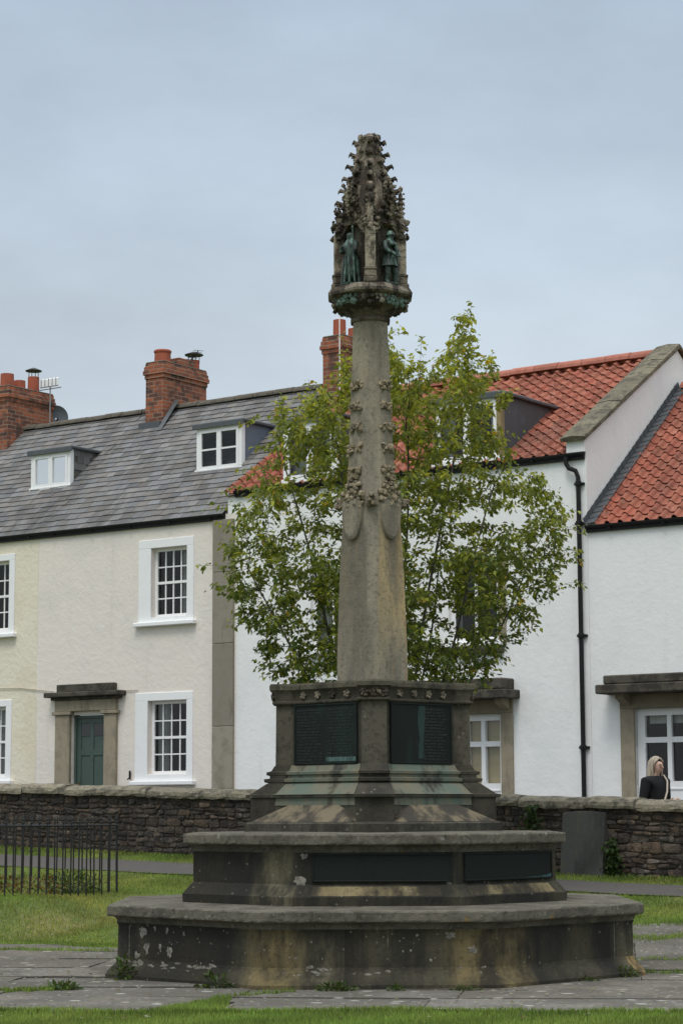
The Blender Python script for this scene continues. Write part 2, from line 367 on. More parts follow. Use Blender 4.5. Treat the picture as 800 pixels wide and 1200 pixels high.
def paving():
    # joint earth under the slabs
    b = MB(); n = 46; m = 40
    # slabs, clipped to the paved area cell by cell
    ang = rad(-7); ca, sa = math.cos(ang), math.sin(ang)
    y = 13.4
    while y < 24.5:
        h = R.uniform(.75, 1.15); x = -8+R.uniform(-.8, 0)
        while x < 9:
            w = R.uniform(1.3, 2.3); g = .004; tone = R.uniform(.78, 1.15); warm = R.uniform(.97, 1.04)
            col = (tone*warm, tone, tone/warm); tilt = (R.uniform(-.006, .006), R.uniform(-.006, .006)); dz = R.uniform(.0, .008)
            nu, nv = 22, 14
            def P(i, j, dzz=0):
                uu = x+g+(w-2*g)*i/nu; vv = y+g+(h-2*g)*j/nv
                if i in (0, nu): uu += R.uniform(-.006, .006)
                if j in (0, nv): vv += R.uniform(-.006, .006)
                X = uu*ca-vv*sa+1.8; Y = uu*sa+vv*ca
                return (X, Y, gz(X, Y)+.022+dz+tilt[0]*(i-nu/2)/nu*2+tilt[1]*(j-nv/2)/nv*2+dzz)
            grid = [[P(i, j) for i in range(nu+1)] for j in range(nv+1)]
            for j in range(nv):
                for i in range(nu):
                    q = [grid[j][i], grid[j][i+1], grid[j+1][i+1], grid[j+1][i]]
                    cx = sum(a[0] for a in q)/4; cy = sum(a[1] for a in q)/4
                    if paved(cx, cy) and not inpoly(cx, cy, WEDGE):
                        b.add(q, [(0, 1, 2, 3)], col)
                        for e, (p0, p1) in ((j == 0, (0, 1)), (j == nv-1, (2, 3)), (i == 0, (3, 0)), (i == nu-1, (1, 2))):
                            if e: b.add([q[p0], q[p1], (q[p1][0], q[p1][1], q[p1][2]-.06), (q[p0][0], q[p0][1], q[p0][2]-.06)], [(0, 1, 2, 3)], (.5, .48, .45))
            x += w
        y += h
    tag(b.build('paving', PAVE, fix=False), kind='structure')
    d = MB(); st_ = .16
    for ix in range(-42, 44):
        for iy in range(0, 70):
            x, y = ix*st_, 13.6+iy*st_
            if all(paved(x+a, y+c) and not inpoly(x+a, y+c, WEDGE) for a in (0, st_) for c in (0, st_)):
                d.add([(x+a, y+c, gz(x+a, y+c)+.013) for a, c in ((0, 0), (st_, 0), (st_, st_), (0, st_))], [(0, 1, 2, 3)])
    tag(d.build('joint_bed', EARTH, fix=False, smooth=True), kind='structure')
paving()

# ------------------------------------------------------------------ grass
def blades(name, pts, hmin, hmax, wid, cols, mat, lean=.5, kind='stuff'):
    n = len(pts); a = NP.uniform(0, 2*np.pi, n); h = NP.uniform(hmin, hmax, n); le = NP.uniform(0, lean, n)*h; la = NP.uniform(0, 2*np.pi, n)
    w = wid*NP.uniform(.6, 1.2, n)
    dx, dy = np.cos(a)*w/2, np.sin(a)*w/2; lx, ly = np.cos(la)*le, np.sin(la)*le
    x, y, z = pts.T
    z = z-.005
    v = np.stack([np.stack([x-dx, y-dy, z], 1), np.stack([x+dx, y+dy, z], 1),
                  np.stack([x+dx*.7+lx*.35, y+dy*.7+ly*.35, z+h*.6], 1), np.stack([x-dx*.7+lx*.35, y-dy*.7+ly*.35, z+h*.6], 1),
                  np.stack([x+lx, y+ly, z+h], 1)], 1).reshape(-1, 3)
    i = np.arange(n)*5
    f = np.concatenate([np.stack([i, i+1, i+2], 1), np.stack([i, i+2, i+3], 1), np.stack([i+3, i+2, i+4], 1)])
    return tag(fast_mesh(name, v, f, np.concatenate([cols]*3), mat), kind=kind)

def grass_cols(P, dry):
    n = len(P); k = .5+.5*np.sin(P[:, 0]*1.9+np.sin(P[:, 1]*1.4)*2)*np.sin(P[:, 1]*1.7+P[:, 0]*.6)
    t = NP.uniform(.5, 1.4, n)*(1+.18*np.sin(P[:, 0]*4.7+2*np.sin(P[:, 1]*3.3))); ss = (W0[0]-P[:, 0])*N[0]+(W0[1]-P[:, 1])*N[1]
    k = k+.9*np.exp(-((ss-3.9-.25*np.sin(P[:, 0]*2.2))/.5)**2)*(P[:, 0] < 0)+.25*np.sin(P[:, 0]*7.3+P[:, 1]*3.1)*np.sin(P[:, 1]*6.1)
    d = np.clip(dry*(.2+.95*k)+NP.uniform(-.25, .25, n), 0, 1)
    g = np.array([1., 1., 1.]); br = np.array([2.1, 1.25, 1.9])
    return (g[None]*(1-d[:, None])+br[None]*d[:, None])*t[:, None]

def scatter(n, x0, x1, y0, y1, test):
    P = []
    xs = NP.uniform(x0, x1, n); ys = NP.uniform(y0, y1, n)
    for x, y in zip(xs, ys):
        if test(x, y): P.append((x, y))
    P = np.array(P); return np.column_stack([P, ground_z(P[:, 0], P[:, 1])])

fg = scatter(130000, -2.9, 2.9, 13.3, 16.1, lambda x, y: (not paved(x, y)) or inpoly(x, y, WEDGE))
blades('near_grass', fg, .02, .06, .006, grass_cols(fg, .25), BLADE)
def lawn(x, y):
    s, t = st(x, y)
    return s > 0.02 and not (.66 < s < 1.33) and not paved(x, y) and abs(x) < .165*y+.3 and (x < -.9 or x > 1.4)
fl = scatter(520000, -6, 5.6, 19, 32.5, lawn)
blades('lawn_grass', fl, .018, .045, .008, grass_cols(fl, .5), BLADE)
# grass rooted in the slab joints on the right and at the paving's edges
jp = []
for (x0, y0, x1, y1, wd, n) in [(2.15, 20.9, 3.9, 20.7, .09, 2600), (2.3, 19.6, 3.6, 19.35, .03, 700), (2.45, 18.2, 3.3, 18.0, .025, 500), (-3.6, 21.6, -2.2, 21.2, .06, 1200), (-2.6, 16.55, -2.05, 16.75, .04, 900), (-.95, 15.9, -.35, 16.45, .018, 400), (1.95, 22.2, 4, 21.4, .1, 1600)]:
    k = NP.uniform(0, 1, n); w = NP.normal(0, wd, n)
    jp.append(np.column_stack([x0+(x1-x0)*k+w*.3, y0+(y1-y0)*k+w+.05*np.sin(k*23)]))
k = NP.uniform(-2.9, 2.9, 9000); w = np.abs(NP.normal(0, .05, 9000))*(1+.9*np.sin(k*6.1)*np.sin(k*2.3))
jp.append(np.column_stack([k, np.array([front_edge(a) for a in k])-.03+w]))
jp = np.concatenate(jp); jp = np.column_stack([jp, ground_z(jp[:, 0], jp[:, 1])+.02])
blades('joint_grass', jp, .02, .055, .007, grass_cols(jp, .2), BLADE)
# scattered leaf litter
lf = scatter(1100, -4.5, 4.5, 14.2, 24.5, lambda x, y: abs(x) < .16*y and math.hypot(x-MX, y-MY) > 2.4)
a = NP.uniform(0, 6.28, len(lf)); s_ = NP.uniform(.008, .026, len(lf)); q = []
for k in range(4):
    q.append(np.column_stack([lf[:, 0]+np.cos(a+k*np.pi/2)*s_*(1 if k % 2 else .55), lf[:, 1]+np.sin(a+k*np.pi/2)*s_*(1 if k % 2 else .55), lf[:, 2]+.036+NP.uniform(0, .014, len(lf))]))
v = np.stack(q, 1).reshape(-1, 3); f = np.arange(len(v)).reshape(-1, 4)
cc = np.array([[2.6, 1.2, 1.2], [3.6, 2.3, 3.2], [1.6, .8, .9], [5.5, 3.6, 9.0]])[NP.randint(0, 4, len(f))]
tag(fast_mesh('leaf_litter', v, f, cc, WEED), kind='stuff')

# ------------------------------------------------------------------ memorial
mem = thing('war_memorial', 'tall weathered stone memorial cross on two broad octagonal steps with bronze plaques', 'memorial', (MX, MY, 0))
def octa(W, z, nf=14, jit=0., rs=None):
    a = W/2; b = a*math.tan(math.pi/8); pts = []
    cs = [(-b, -a), (b, -a), (a, -b), (a, b), (b, a), (-b, a), (-a, b), (-a, -b)]
    for k in range(8):
        p, q = cs[k], cs[(k+1) % 8]
        for i in range(nf):
            t = i/nf; j = rs.uniform(-jit, jit) if rs else 0; r = 1+j/a
            pts.append(((p[0]+(q[0]-p[0])*t)*r, (p[1]+(q[1]-p[1])*t)*r, z+(rs.uniform(-jit, jit)*.5 if rs else 0)))
    return pts
def step(parent, bname, sname, W, z0, z1, lvl, tones, seed, bevel=False):
    """lvl: list of (width, z) for the body, then for the slab"""
    rs = random.Random(seed); body, slab = [[(w_*.985, z) for w_, z in l] for l in lvl]
    b = MB(); NF = 48
    def cols(k, i):
        face, j = divmod(i, NF); tt = tones.get(face)
        base = .6
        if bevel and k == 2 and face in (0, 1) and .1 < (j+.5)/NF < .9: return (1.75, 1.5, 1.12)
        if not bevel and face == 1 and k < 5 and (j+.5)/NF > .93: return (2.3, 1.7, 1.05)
        if tt:
            x = (j+.5)/NF; lo = 0
            for m, (lim, c) in enumerate(tt):
                if x <= lim or m == len(tt)-1:
                    base = c
                    for (edge, oth) in ((lo, tt[m-1][1] if m else None), (lim, tt[m+1][1] if m+1 < len(tt) else None)):
                        if oth and abs(x-edge) < .045: f_ = .5*(1-abs(x-edge)/.045); base = tuple(p*(1-f_)+q*f_ for p, q in zip(c, oth))
                    break
                lo = lim
        return base if isinstance(base, tuple) else (base, base, base)
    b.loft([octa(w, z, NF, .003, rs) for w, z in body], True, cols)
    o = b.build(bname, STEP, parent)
    b = MB(); b.loft([octa(w, z, 40, .0022, rs) for w, z in slab], True); o2 = b.build(sname, SLAB, o if parent is not mem else parent)
    return o
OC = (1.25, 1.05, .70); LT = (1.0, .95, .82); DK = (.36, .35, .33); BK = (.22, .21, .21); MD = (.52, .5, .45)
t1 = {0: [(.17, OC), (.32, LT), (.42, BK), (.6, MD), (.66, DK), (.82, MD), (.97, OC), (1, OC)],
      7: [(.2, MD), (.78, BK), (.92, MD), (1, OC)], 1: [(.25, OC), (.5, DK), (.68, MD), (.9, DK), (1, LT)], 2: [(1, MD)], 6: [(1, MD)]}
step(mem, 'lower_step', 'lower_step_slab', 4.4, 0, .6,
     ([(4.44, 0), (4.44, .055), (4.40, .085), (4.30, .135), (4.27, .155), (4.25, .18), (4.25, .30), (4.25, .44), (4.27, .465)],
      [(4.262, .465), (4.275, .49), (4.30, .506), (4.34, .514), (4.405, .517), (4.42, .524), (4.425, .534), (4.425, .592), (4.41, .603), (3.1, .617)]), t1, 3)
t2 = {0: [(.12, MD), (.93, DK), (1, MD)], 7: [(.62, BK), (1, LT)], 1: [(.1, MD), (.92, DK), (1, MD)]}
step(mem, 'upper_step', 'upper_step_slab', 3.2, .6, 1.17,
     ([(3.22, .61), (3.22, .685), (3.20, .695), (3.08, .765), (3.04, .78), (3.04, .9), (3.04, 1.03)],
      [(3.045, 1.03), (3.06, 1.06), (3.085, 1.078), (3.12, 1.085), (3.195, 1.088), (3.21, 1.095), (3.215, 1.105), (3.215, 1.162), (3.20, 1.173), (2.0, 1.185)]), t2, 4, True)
# pale lichen blotches standing on the step faces
def blotch(x, z, a, rx, rz, seed):
    """a: face (0 front, -1 left diagonal, 1 right diagonal); x along the face"""
    b = MB(); rr = random.Random(seed); n = 14
    ap = (4.25 if z < .6 else 3.04)*.985/2+.0025+(max(0, .18-z)*.55 if z < .18 else 0); th = a*math.pi/4
    pts = []
    for k in range(n):
        q = 2*math.pi*k/n; r = rr.uniform(.45, 1.2); pts.append((x+rx*r*math.cos(q), z+rz*r*math.sin(q)))
    vs = [(px*math.cos(th)+ap*math.sin(th), px*math.sin(th)-ap*math.cos(th), pz) for px, pz in pts]
    cv = (x*math.cos(th)+(ap+.0015)*math.sin(th), x*math.sin(th)-(ap+.0015)*math.cos(th), z)
    return vs, cv
b = MB(); k = 0
BL = [(-.55, .40, -1, .05, .05), (-.5, .27, -1, .04, .055), (-.62, .21, -1, .035, .035), (-.4, .44, -1, .02, .03), (-.33, .29, -1, .02, .04), (-.25, .42, -1, .018, .03), (-.22, .26, -1, .035, .05), (-.05, .4, -1, .02, .025),
      (.55, .42, 0, .04, .035), (.72, .31, 0, .04, .035), (.40, .235, 0, .015, .012), (.62, .175, 0, .015, .013), (.8, .18, 0, .02, .018), (-.52, .18, 0, .04, .02), (-.42, .165, 0, .03, .02), (.30, .42, 0, .012, .012), (-.60, .805, 0, .065, .055), (-.57, 1.0, 0, .035, .025), (.57, .80, 0, .03, .05)]
for i in range(34): BL.append((R.uniform(-.75, .75), R.uniform(.17, .45), R.choice((-1, -1, -1, 0, 0)), R.uniform(.004, .011), R.uniform(.004, .012)))
for i in range(34): BL.append((R.uniform(-.85, .35), R.uniform(.09, .17), -1, R.uniform(.015, .05), R.uniform(.008, .02)))
for i in range(12): BL.append((R.uniform(-.8, .1), R.uniform(.12, .165), 0, R.uniform(.012, .04), R.uniform(.008, .016)))
for (x, z, a_, rx, rz) in BL:
    vs, cv = blotch(x, z, a_, rx, rz, k); k += 1; n = len(vs)
    b.add(vs+[cv], [(i, (i+1) % n, n) for i in range(n)])
lich = tag(b.build('lichen', LICHEN, mem), kind='stuff')
for (x, a_) in ((-.72, -1), (.075, 0), (.62, 1)):
    b = MB(); tf_ = (lambda p, th=a_*math.pi/4: np.array([p[0]*math.cos(th)+(2.093+p[1])*math.sin(th), p[0]*math.sin(th)-(2.093+p[1])*math.cos(th), p[2]]))
    b.box((x-.0022, -.01, .17), (x+.0022, .002, .46), tf=tf_); b.build('block_joint', LICHEN, mem)

# pedestal: square on the diagonal with a square pier on every corner
def plan(Rr, w, k, z):
    h = w/2; e = max(k-h, .01); pts = []
    base = [(-h, -e), (-h, -Rr), (h, -Rr), (h, -e)]
    for q in range(4):
        c, s = [(1, 0), (0, 1), (-1, 0), (0, -1)][q]
        pts += [(x*c-y*s, x*s+y*c, z) for x, y in base]
    return pts
def plan_loft(levels, mat, name, parent, colf=None):
    b = MB(); b.loft([plan(*l) for l in levels], True, colf); return b.build(name, mat, parent)
LV = [(1.095, .36, 1.26, 1.172), (1.10, .36, 1.265, 1.25), (1.085, .355, 1.245, 1.262), (1.047, .31, 1.00, 1.268), (1.045, .31, .99, 1.40), (1.045, .31, .985, 1.465),
      (1.085, .335, 1.022, 1.470), (1.088, .336, 1.025, 1.492), (1.045, .315, .985, 1.50), (.915, .25, .87, 1.585), (.895, .242, .85, 1.592), (.93, .252, .885, 1.600), (.935, .253, .888, 1.626), (.885, .236, .845, 1.632), (.885, .235, .845, 1.655), (.912, .242, .866, 1.662), (.914, .243, .868, 1.684), (.87, .225, .83, 1.695), (.845, .215, .805, 1.735), (.835, .21, .795, 1.742)]
def dcol(k, i):
    j = i % 4
    return (1.0, 1.0, 1.0) if j == 3 else (.72, .70, .68)
ped = plan_loft(LV, DIE, 'pedestal_base', mem, dcol)
b = MB()
# copper-stained stone: skins just proud of the faces between the piers
for q in range(4):
    c, s = [(1, 0), (0, 1), (-1, 0), (0, -1)][q]
    for k in range(4, len(LV)-1):
        if k in (5, 6): continue
        qd = []
        for l in (LV[k], LV[k+1]):
            h = l[1]/2; e = l[2]-h; off = .0035
            p0 = np.array([h+.004, -e]); p1 = np.array([e, -h-.004]); d = (p1-p0); n_ = np.array([d[1], -d[0]])/np.linalg.norm(d)
            qd.append([p0+n_*off, p1+n_*off, l[3]+.002])
        vs = []
        for (a0, a1, z) in qd:
            for p in (a0, a1): vs.append((p[0]*c-p[1]*s, p[0]*s+p[1]*c, z))
        b.add(vs, [(0, 1, 3, 2)])
b.build('stained_stone', VERD, ped)
for q in range(4):      # hipped weathering block lying against each face
    th = A4_ = math.pi/4+q*math.pi/2; c, s = math.cos(th), math.sin(th); fp = lambda x, y, z: (x*c+y*s, x*s-y*c, z)
    k0, k1, l0, l1 = .70, .872, .60, .30
    m = MB(); m.add([fp(-l0, k1, 1.245), fp(l0, k1, 1.245), fp(l0, k1, 1.268), fp(-l0, k1, 1.268), fp(-l0, k0, 1.268), fp(l0, k0, 1.268), fp(-l1, k0+.012, 1.405), fp(l1, k0+.012, 1.405)],
        [(0, 1, 2, 3), (3, 2, 7, 6), (2, 5, 7), (3, 6, 4)]); m.build('weathering_block', WEATH, ped)
die = plan_loft([(.835, .21, .795, 1.742), (.832, .21, .795, 2.0), (.83, .21, .795, 2.262)], DIE, 'pedestal', mem, lambda k, i: (1.15, 1.1, 1.05) if i % 4 != 3 else (.8, .8, .8))
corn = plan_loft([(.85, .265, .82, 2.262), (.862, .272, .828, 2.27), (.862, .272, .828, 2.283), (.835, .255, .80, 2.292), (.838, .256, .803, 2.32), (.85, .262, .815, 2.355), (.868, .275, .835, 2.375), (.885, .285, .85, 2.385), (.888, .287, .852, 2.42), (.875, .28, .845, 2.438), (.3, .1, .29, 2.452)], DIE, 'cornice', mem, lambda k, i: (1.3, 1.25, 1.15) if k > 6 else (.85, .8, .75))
b = MB(); k = 0
for q in range(4):
    th = q*math.pi/2
    def rt(x, y): return (x*math.cos(th)-y*math.sin(th), x*math.sin(th)+y*math.cos(th))
    for i in range(3):
        x, y = rt((i-1)*.085, -.85); b = MB()
        for m in range(7):
            an = m*math.pi/3+R.uniform(-.3, .3); rr = R.uniform(.02, .033) if m else 0
            dx, dy = rt(rr*math.cos(an), -.004 if m else -.012)
            b.blob((x+dx, y+dy, 2.335+rr*math.sin(an)), .017, k, 1, .45, (1.05, 1.0, .92)); k += 1
        b.build('rosette', CARVE, corn)
    for i in range(4):
        t = .14+.24*i; px = .14+(.66-.14)*t; py = -(.80-px); nx, ny = .7071, -.7071; b = MB()
        for m in range(6):
            an = m*math.pi*2/5; rr = .022 if m < 5 else 0
            qx = px+.7071*rr*math.cos(an)+nx*.012; qy = py+.7071*rr*math.cos(an)+ny*.012
            x, y = rt(qx, qy); b.blob((x, y, 2.335+rr*math.sin(an)), .016, k, 1, .45, (.8, .76, .7)); k += 1
        b.build('rosette', CARVE, corn)

# plaques
def face_tf(th, k):
    """local (x along face, y out, z) -> memorial coordinates; face with outward normal at angle th from -y"""
    c, s = math.cos(th), math.sin(th)
    return lambda p: np.array([p[0]*c+(k+p[1])*s, p[0]*s-(k+p[1])*c, p[2]])
def plaque(parent, th, k, cx, w, z0, z1, rows, colsx, seed, strip_=None, tall=.6, mat=LETTER, slope=0.):
    tf0 = face_tf(th, k); tf = (lambda p: tf0((p[0], p[1]-slope*(p[2]-z0), p[2])))
    b = MB(); fr = .014
    b.box((cx-w/2, -.02, z0), (cx+w/2, .012, z1), .004, tf=tf)
    for (a, c2) in (((cx-w/2, z0), (cx-w/2+fr, z1)), ((cx+w/2-fr, z0), (cx+w/2, z1)), ((cx-w/2+fr, z0), (cx+w/2-fr, z0+fr)), ((cx-w/2+fr, z1-fr), (cx+w/2-fr, z1))):
        b.box((a[0], .0115, a[1]), (c2[0], .02, c2[1]), .003, tf=tf)
    o = b.build('bronze_plaque', BRONZE, parent)
    rr = random.Random(seed); L = MB()
    lh = (z1-z0-.06)/rows
    for r in range(rows):
        zc = z1-.035-lh*(r+.5)
        for (x0, x1) in colsx:
            x = cx-w/2+x0*w; end = cx-w/2+x1*w-rr.uniform(0, .22)*(x1-x0)*w
            while x < end:
                g = rr.choice((.006, .008, .009)); hh = lh*tall
                if rr.random() < .13: x += .011; continue
                kind = rr.randrange(4)
                if kind == 0: L.box((x, .011, zc-hh/2), (x+.0028, .0155, zc+hh/2), tf=tf)
                elif kind == 1:
                    L.box((x, .011, zc-hh/2), (x+.0026, .0155, zc+hh/2), tf=tf); L.box((x+.0026, .011, zc+hh/2-.003), (x+g, .0155, zc+hh/2), tf=tf)
                elif kind == 2:
                    L.box((x, .011, zc-hh/2), (x+g, .0155, zc-hh/2+.003), tf=tf); L.box((x+g-.0026, .011, zc-hh/2+.003), (x+g, .0155, zc+hh/2), tf=tf)
                else:
                    L.box((x, .011, zc-hh/2), (x+.0026, .0155, zc+hh/2), tf=tf); L.box((x+g-.0026, .011, zc-hh/2), (x+g, .0155, zc+hh/2), tf=tf); L.box((x+.0026, .011, zc-.0015), (x+g-.0026, .0155, zc+.0015), tf=tf)
                x += g+.0045
    if L.v: L.build('lettering', mat, o, fix=False)
    if strip_:
        S = MB(); x = cx-w/2+strip_[0]*w
        while x < cx-w/2+strip_[1]*w:
            S.box((x, .011, z0+.022), (x+rr.uniform(.004, .009), .017, z0+.058), tf=tf); x += .0125
        S.build('lettering', STRIP, o, fix=False)
    return o
A4 = math.pi/4; KD = .795*math.sqrt(.5)
plaque(die, -A4, KD, 0, .755, 1.747, 2.255, 17, [(.06, .46), (.53, .95)], 1, (.52, .97))
p2 = plaque(die, A4, KD, 0, .755, 1.747, 2.255, 17, [(.54, .93)], 2)
b = MB(); tf_ = face_tf(A4, KD); rr_ = random.Random(4); L_ = [(-.03-.012*math.sin(i*.12)-.004*rr_.random()-.012*(i > 35), 2.235-.0087*i) for i in range(52)]; Rr_ = [(.035+.012*math.sin(i*.1+1)+.004*rr_.random(), 2.235-.0087*i) for i in range(52)]
b.loft([[tf_((x, .0128, z)) for x, z in L_], [tf_((x, .0131, z)) for x, z in Rr_]], False, None, False); b.build('green_stain', M('bronze_green_streak', (.022, .046, .038), [('n', (14, 14, 3), (.011, .015, .014), .42, .62, .9)], .6), p2)
plaque(ped, A4, .935*math.sqrt(.5), .02, .72, 1.515, 1.565, 2, [(.04, .96)], 3, tall=.5, slope=1.35)
up = [o for o in mem.children if o.name.startswith('upper_step') and 'slab' not in o.name][0]
plaque(up, 0, 1.497, .045, 1.10, .80, 1.02, 4, [], 4)
p4 = plaque(up, A4, 1.497, .02, 1.08, .80, 1.02, 4, [], 5)
b = MB(); tf_ = face_tf(A4, 1.497); pp = [(.18, .8145), (.555, .8145), (.555, .87), (.545, .845), (.50, .828), (.40, .822), (.30, .818)]
b.add([tf_((x, .0128, z)) for x, z in pp], [tuple(range(7))]); b.build('green_stain', M('blue_green_stain', (.05, .12, .125), [('n', 30, (.02, .03, .03), .42, .62, .85)], .6), p4)

# shaft
def oct_sec(Rr, a, z, cx=0, n=1):
    p = [(-a, -Rr), (a, -Rr), (Rr, -a), (Rr, a), (a, Rr), (-a, Rr), (-Rr, a), (-Rr, -a)]
    if n > 1:
        q = []
        for i in range(8):
            for k in range(n): t = k/n; q.append((p[i][0]+(p[(i+1) % 8][0]-p[i][0])*t, p[i][1]+(p[(i+1) % 8][1]-p[i][1])*t))
        p = q
    return [(x+cx, y, z) for x, y in p]
b = MB(); rs = random.Random(5); secs = []
for i in range(41):
    z = 2.44+(5.66-2.44)*i/40
    pts = [(2.44, .305, .05), (2.7, .303, .045), (3.4, .278, .05), (3.75, .258, .06), (3.95, .24, .075), (4.25, .205, .083), (4.8, .178, .078), (5.66, .150, .066)]
    for (z0, r0, a0), (z1, r1, a1) in zip(pts, pts[1:]):
        if z0 <= z <= z1+1e-6: t = (z-z0)/(z1-z0); r_ = r0+(r1-r0)*t; a_ = a0+(a1-a0)*t
    secs.append([(x+rs.uniform(-.002, .002), y+rs.uniform(-.002, .002), zz) for x, y, zz in oct_sec(r_, a_, z, 0, 4)])
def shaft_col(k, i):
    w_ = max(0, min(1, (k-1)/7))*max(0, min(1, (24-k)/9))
    if i >= 28: return tuple(1-w_*q_ for q_ in (.38, .40, .42))  # left diagonal face darkened in its colour to stand for shade
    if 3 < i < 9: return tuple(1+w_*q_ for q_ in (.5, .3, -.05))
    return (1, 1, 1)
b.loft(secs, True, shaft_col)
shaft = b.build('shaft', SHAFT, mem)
# tongue stops on the diagonal faces, carved collar and crockets
b = MB(); C = MB(); k = 100
for q in range(4):
    th = A4+q*math.pi/2          # diagonal directions
    tf = face_tf(th, 0)
    # tongue: shield hanging on each broad face
    outline = []
    for i in range(25):
        t = -1+2*i/24; outline.append((.125*math.sin(t*math.pi/2)*1.0, 3.68+.32*(abs(t)**2.1)))
    def kf(z):   # distance of the broad face from the axis
        for (z0, r0, a0), (z1, r1, a1) in zip(pts, pts[1:]):
            if z0 <= z <= z1+1e-6:
                t = (z-z0)/(z1-z0); return ((r0+(r1-r0)*t)+(a0+(a1-a0)*t))/math.sqrt(2)
    f1 = [tf((x, kf(z)-.01, z)) for x, z in outline]; f2 = [tf((x*.94, kf(z)+.026, z+.006)) for x, z in outline]; f3 = [tf((x*.75, kf(z)+.036, z+.03)) for x, z in outline]
    n = len(f1); vs = f1+f2+f3
    fs = [(i, i+1, n+i+1, n+i) for i in range(n-1)]+[(n+i, n+i+1, 2*n+i+1, 2*n+i) for i in range(n-1)]+[tuple(2*n+i for i in range(n))]
    b.add(vs, fs)
    # foliage over the tongue
    for (x, z, r) in [(-.07, 4.06, .05), (.07, 4.06, .05), (0, 4.03, .055), (-.03, 4.12, .045), (.035, 4.13, .045), (0, 4.2, .04), (0, 4.27, .03), (-.08, 4.0, .035), (.08, 4.0, .035)]:
        for m in range(11):
            p = tf((x+R.uniform(-.045, .045), kf(z)+R.uniform(.0, .03), z+R.uniform(-.045, .045))); C.blob(p, r*R.uniform(.35, .65), k, 1, .35, (.95, .9, .8)); k += 1
    # crocket ladder up each broad face edge
    for sgn in (-1, 1):
        for i in range(5):
            z = 4.30+.19*i; ln = .115-.011*i
            for m in range(11):
                p = tf((sgn*(ln*.45)+R.uniform(-.026, .026), kf(z)+R.uniform(-.005, .02), z+R.uniform(-.036, .03))); C.blob(p, R.uniform(.014, .025), k, 1, .35, (.95, .88, .78)); k += 1
    # square blocks on the narrow faces
    tf2 = face_tf(q*math.pi/2, 0)
    for m in range(8):
        p = tf2((R.uniform(-.03, .03), .25+R.uniform(0, .07), 4.02+R.uniform(-.04, .04))); C.blob(p, R.uniform(.018, .03), k, 1, .35, (.7, .66, .62)); k += 1
    C.box((-.036, .2, 3.985), (.036, .305, 4.06), .01, (.7, .66, .62), tf=tf2)
    for m in range(5):
        z = 4.12+.05*m; p = tf2((0, .2-.01*m, z)); C.blob(p, (.02, .02, .03), k, 1, .35, (.8, .75, .7)); k += 1
b.build('tongue_stop', SHAFT, shaft, smooth=False)
C.build('carved_foliage', FOLI, shaft)

# capital
b = MB()
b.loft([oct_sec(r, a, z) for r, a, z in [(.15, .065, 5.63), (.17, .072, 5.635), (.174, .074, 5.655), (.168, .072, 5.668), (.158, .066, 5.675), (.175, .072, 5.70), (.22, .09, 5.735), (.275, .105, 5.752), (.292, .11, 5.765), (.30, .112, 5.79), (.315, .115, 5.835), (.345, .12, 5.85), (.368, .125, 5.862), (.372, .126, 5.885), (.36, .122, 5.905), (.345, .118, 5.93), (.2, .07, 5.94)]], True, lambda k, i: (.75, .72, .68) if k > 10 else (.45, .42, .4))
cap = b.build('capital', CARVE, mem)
b = MB(); g = MB(); k = 900
for q in range(8):
    th = q*math.pi/4; tf = face_tf(th, 0); diag = q % 2
    kk = (.305+.113)/math.sqrt(2) if diag else .303; hw = .135 if diag else .10
    for m in range(34 if diag else 22):
        p = tf((R.uniform(-hw, hw), kk+R.uniform(-.005, .022), 5.80+R.uniform(-.042, .04))); (g if diag else b).blob(p, (R.uniform(.012, .026),)*3, k, 1, .4, (1, 1, 1)); k += 1
b.build('carved_leaves', CARVE, cap); g.build('verdigris_leaves', M('verdigris_carving', (.13, .2, .165), [('n', 14, (.06, .075, .06), .42, .62, .85)], .85), cap)

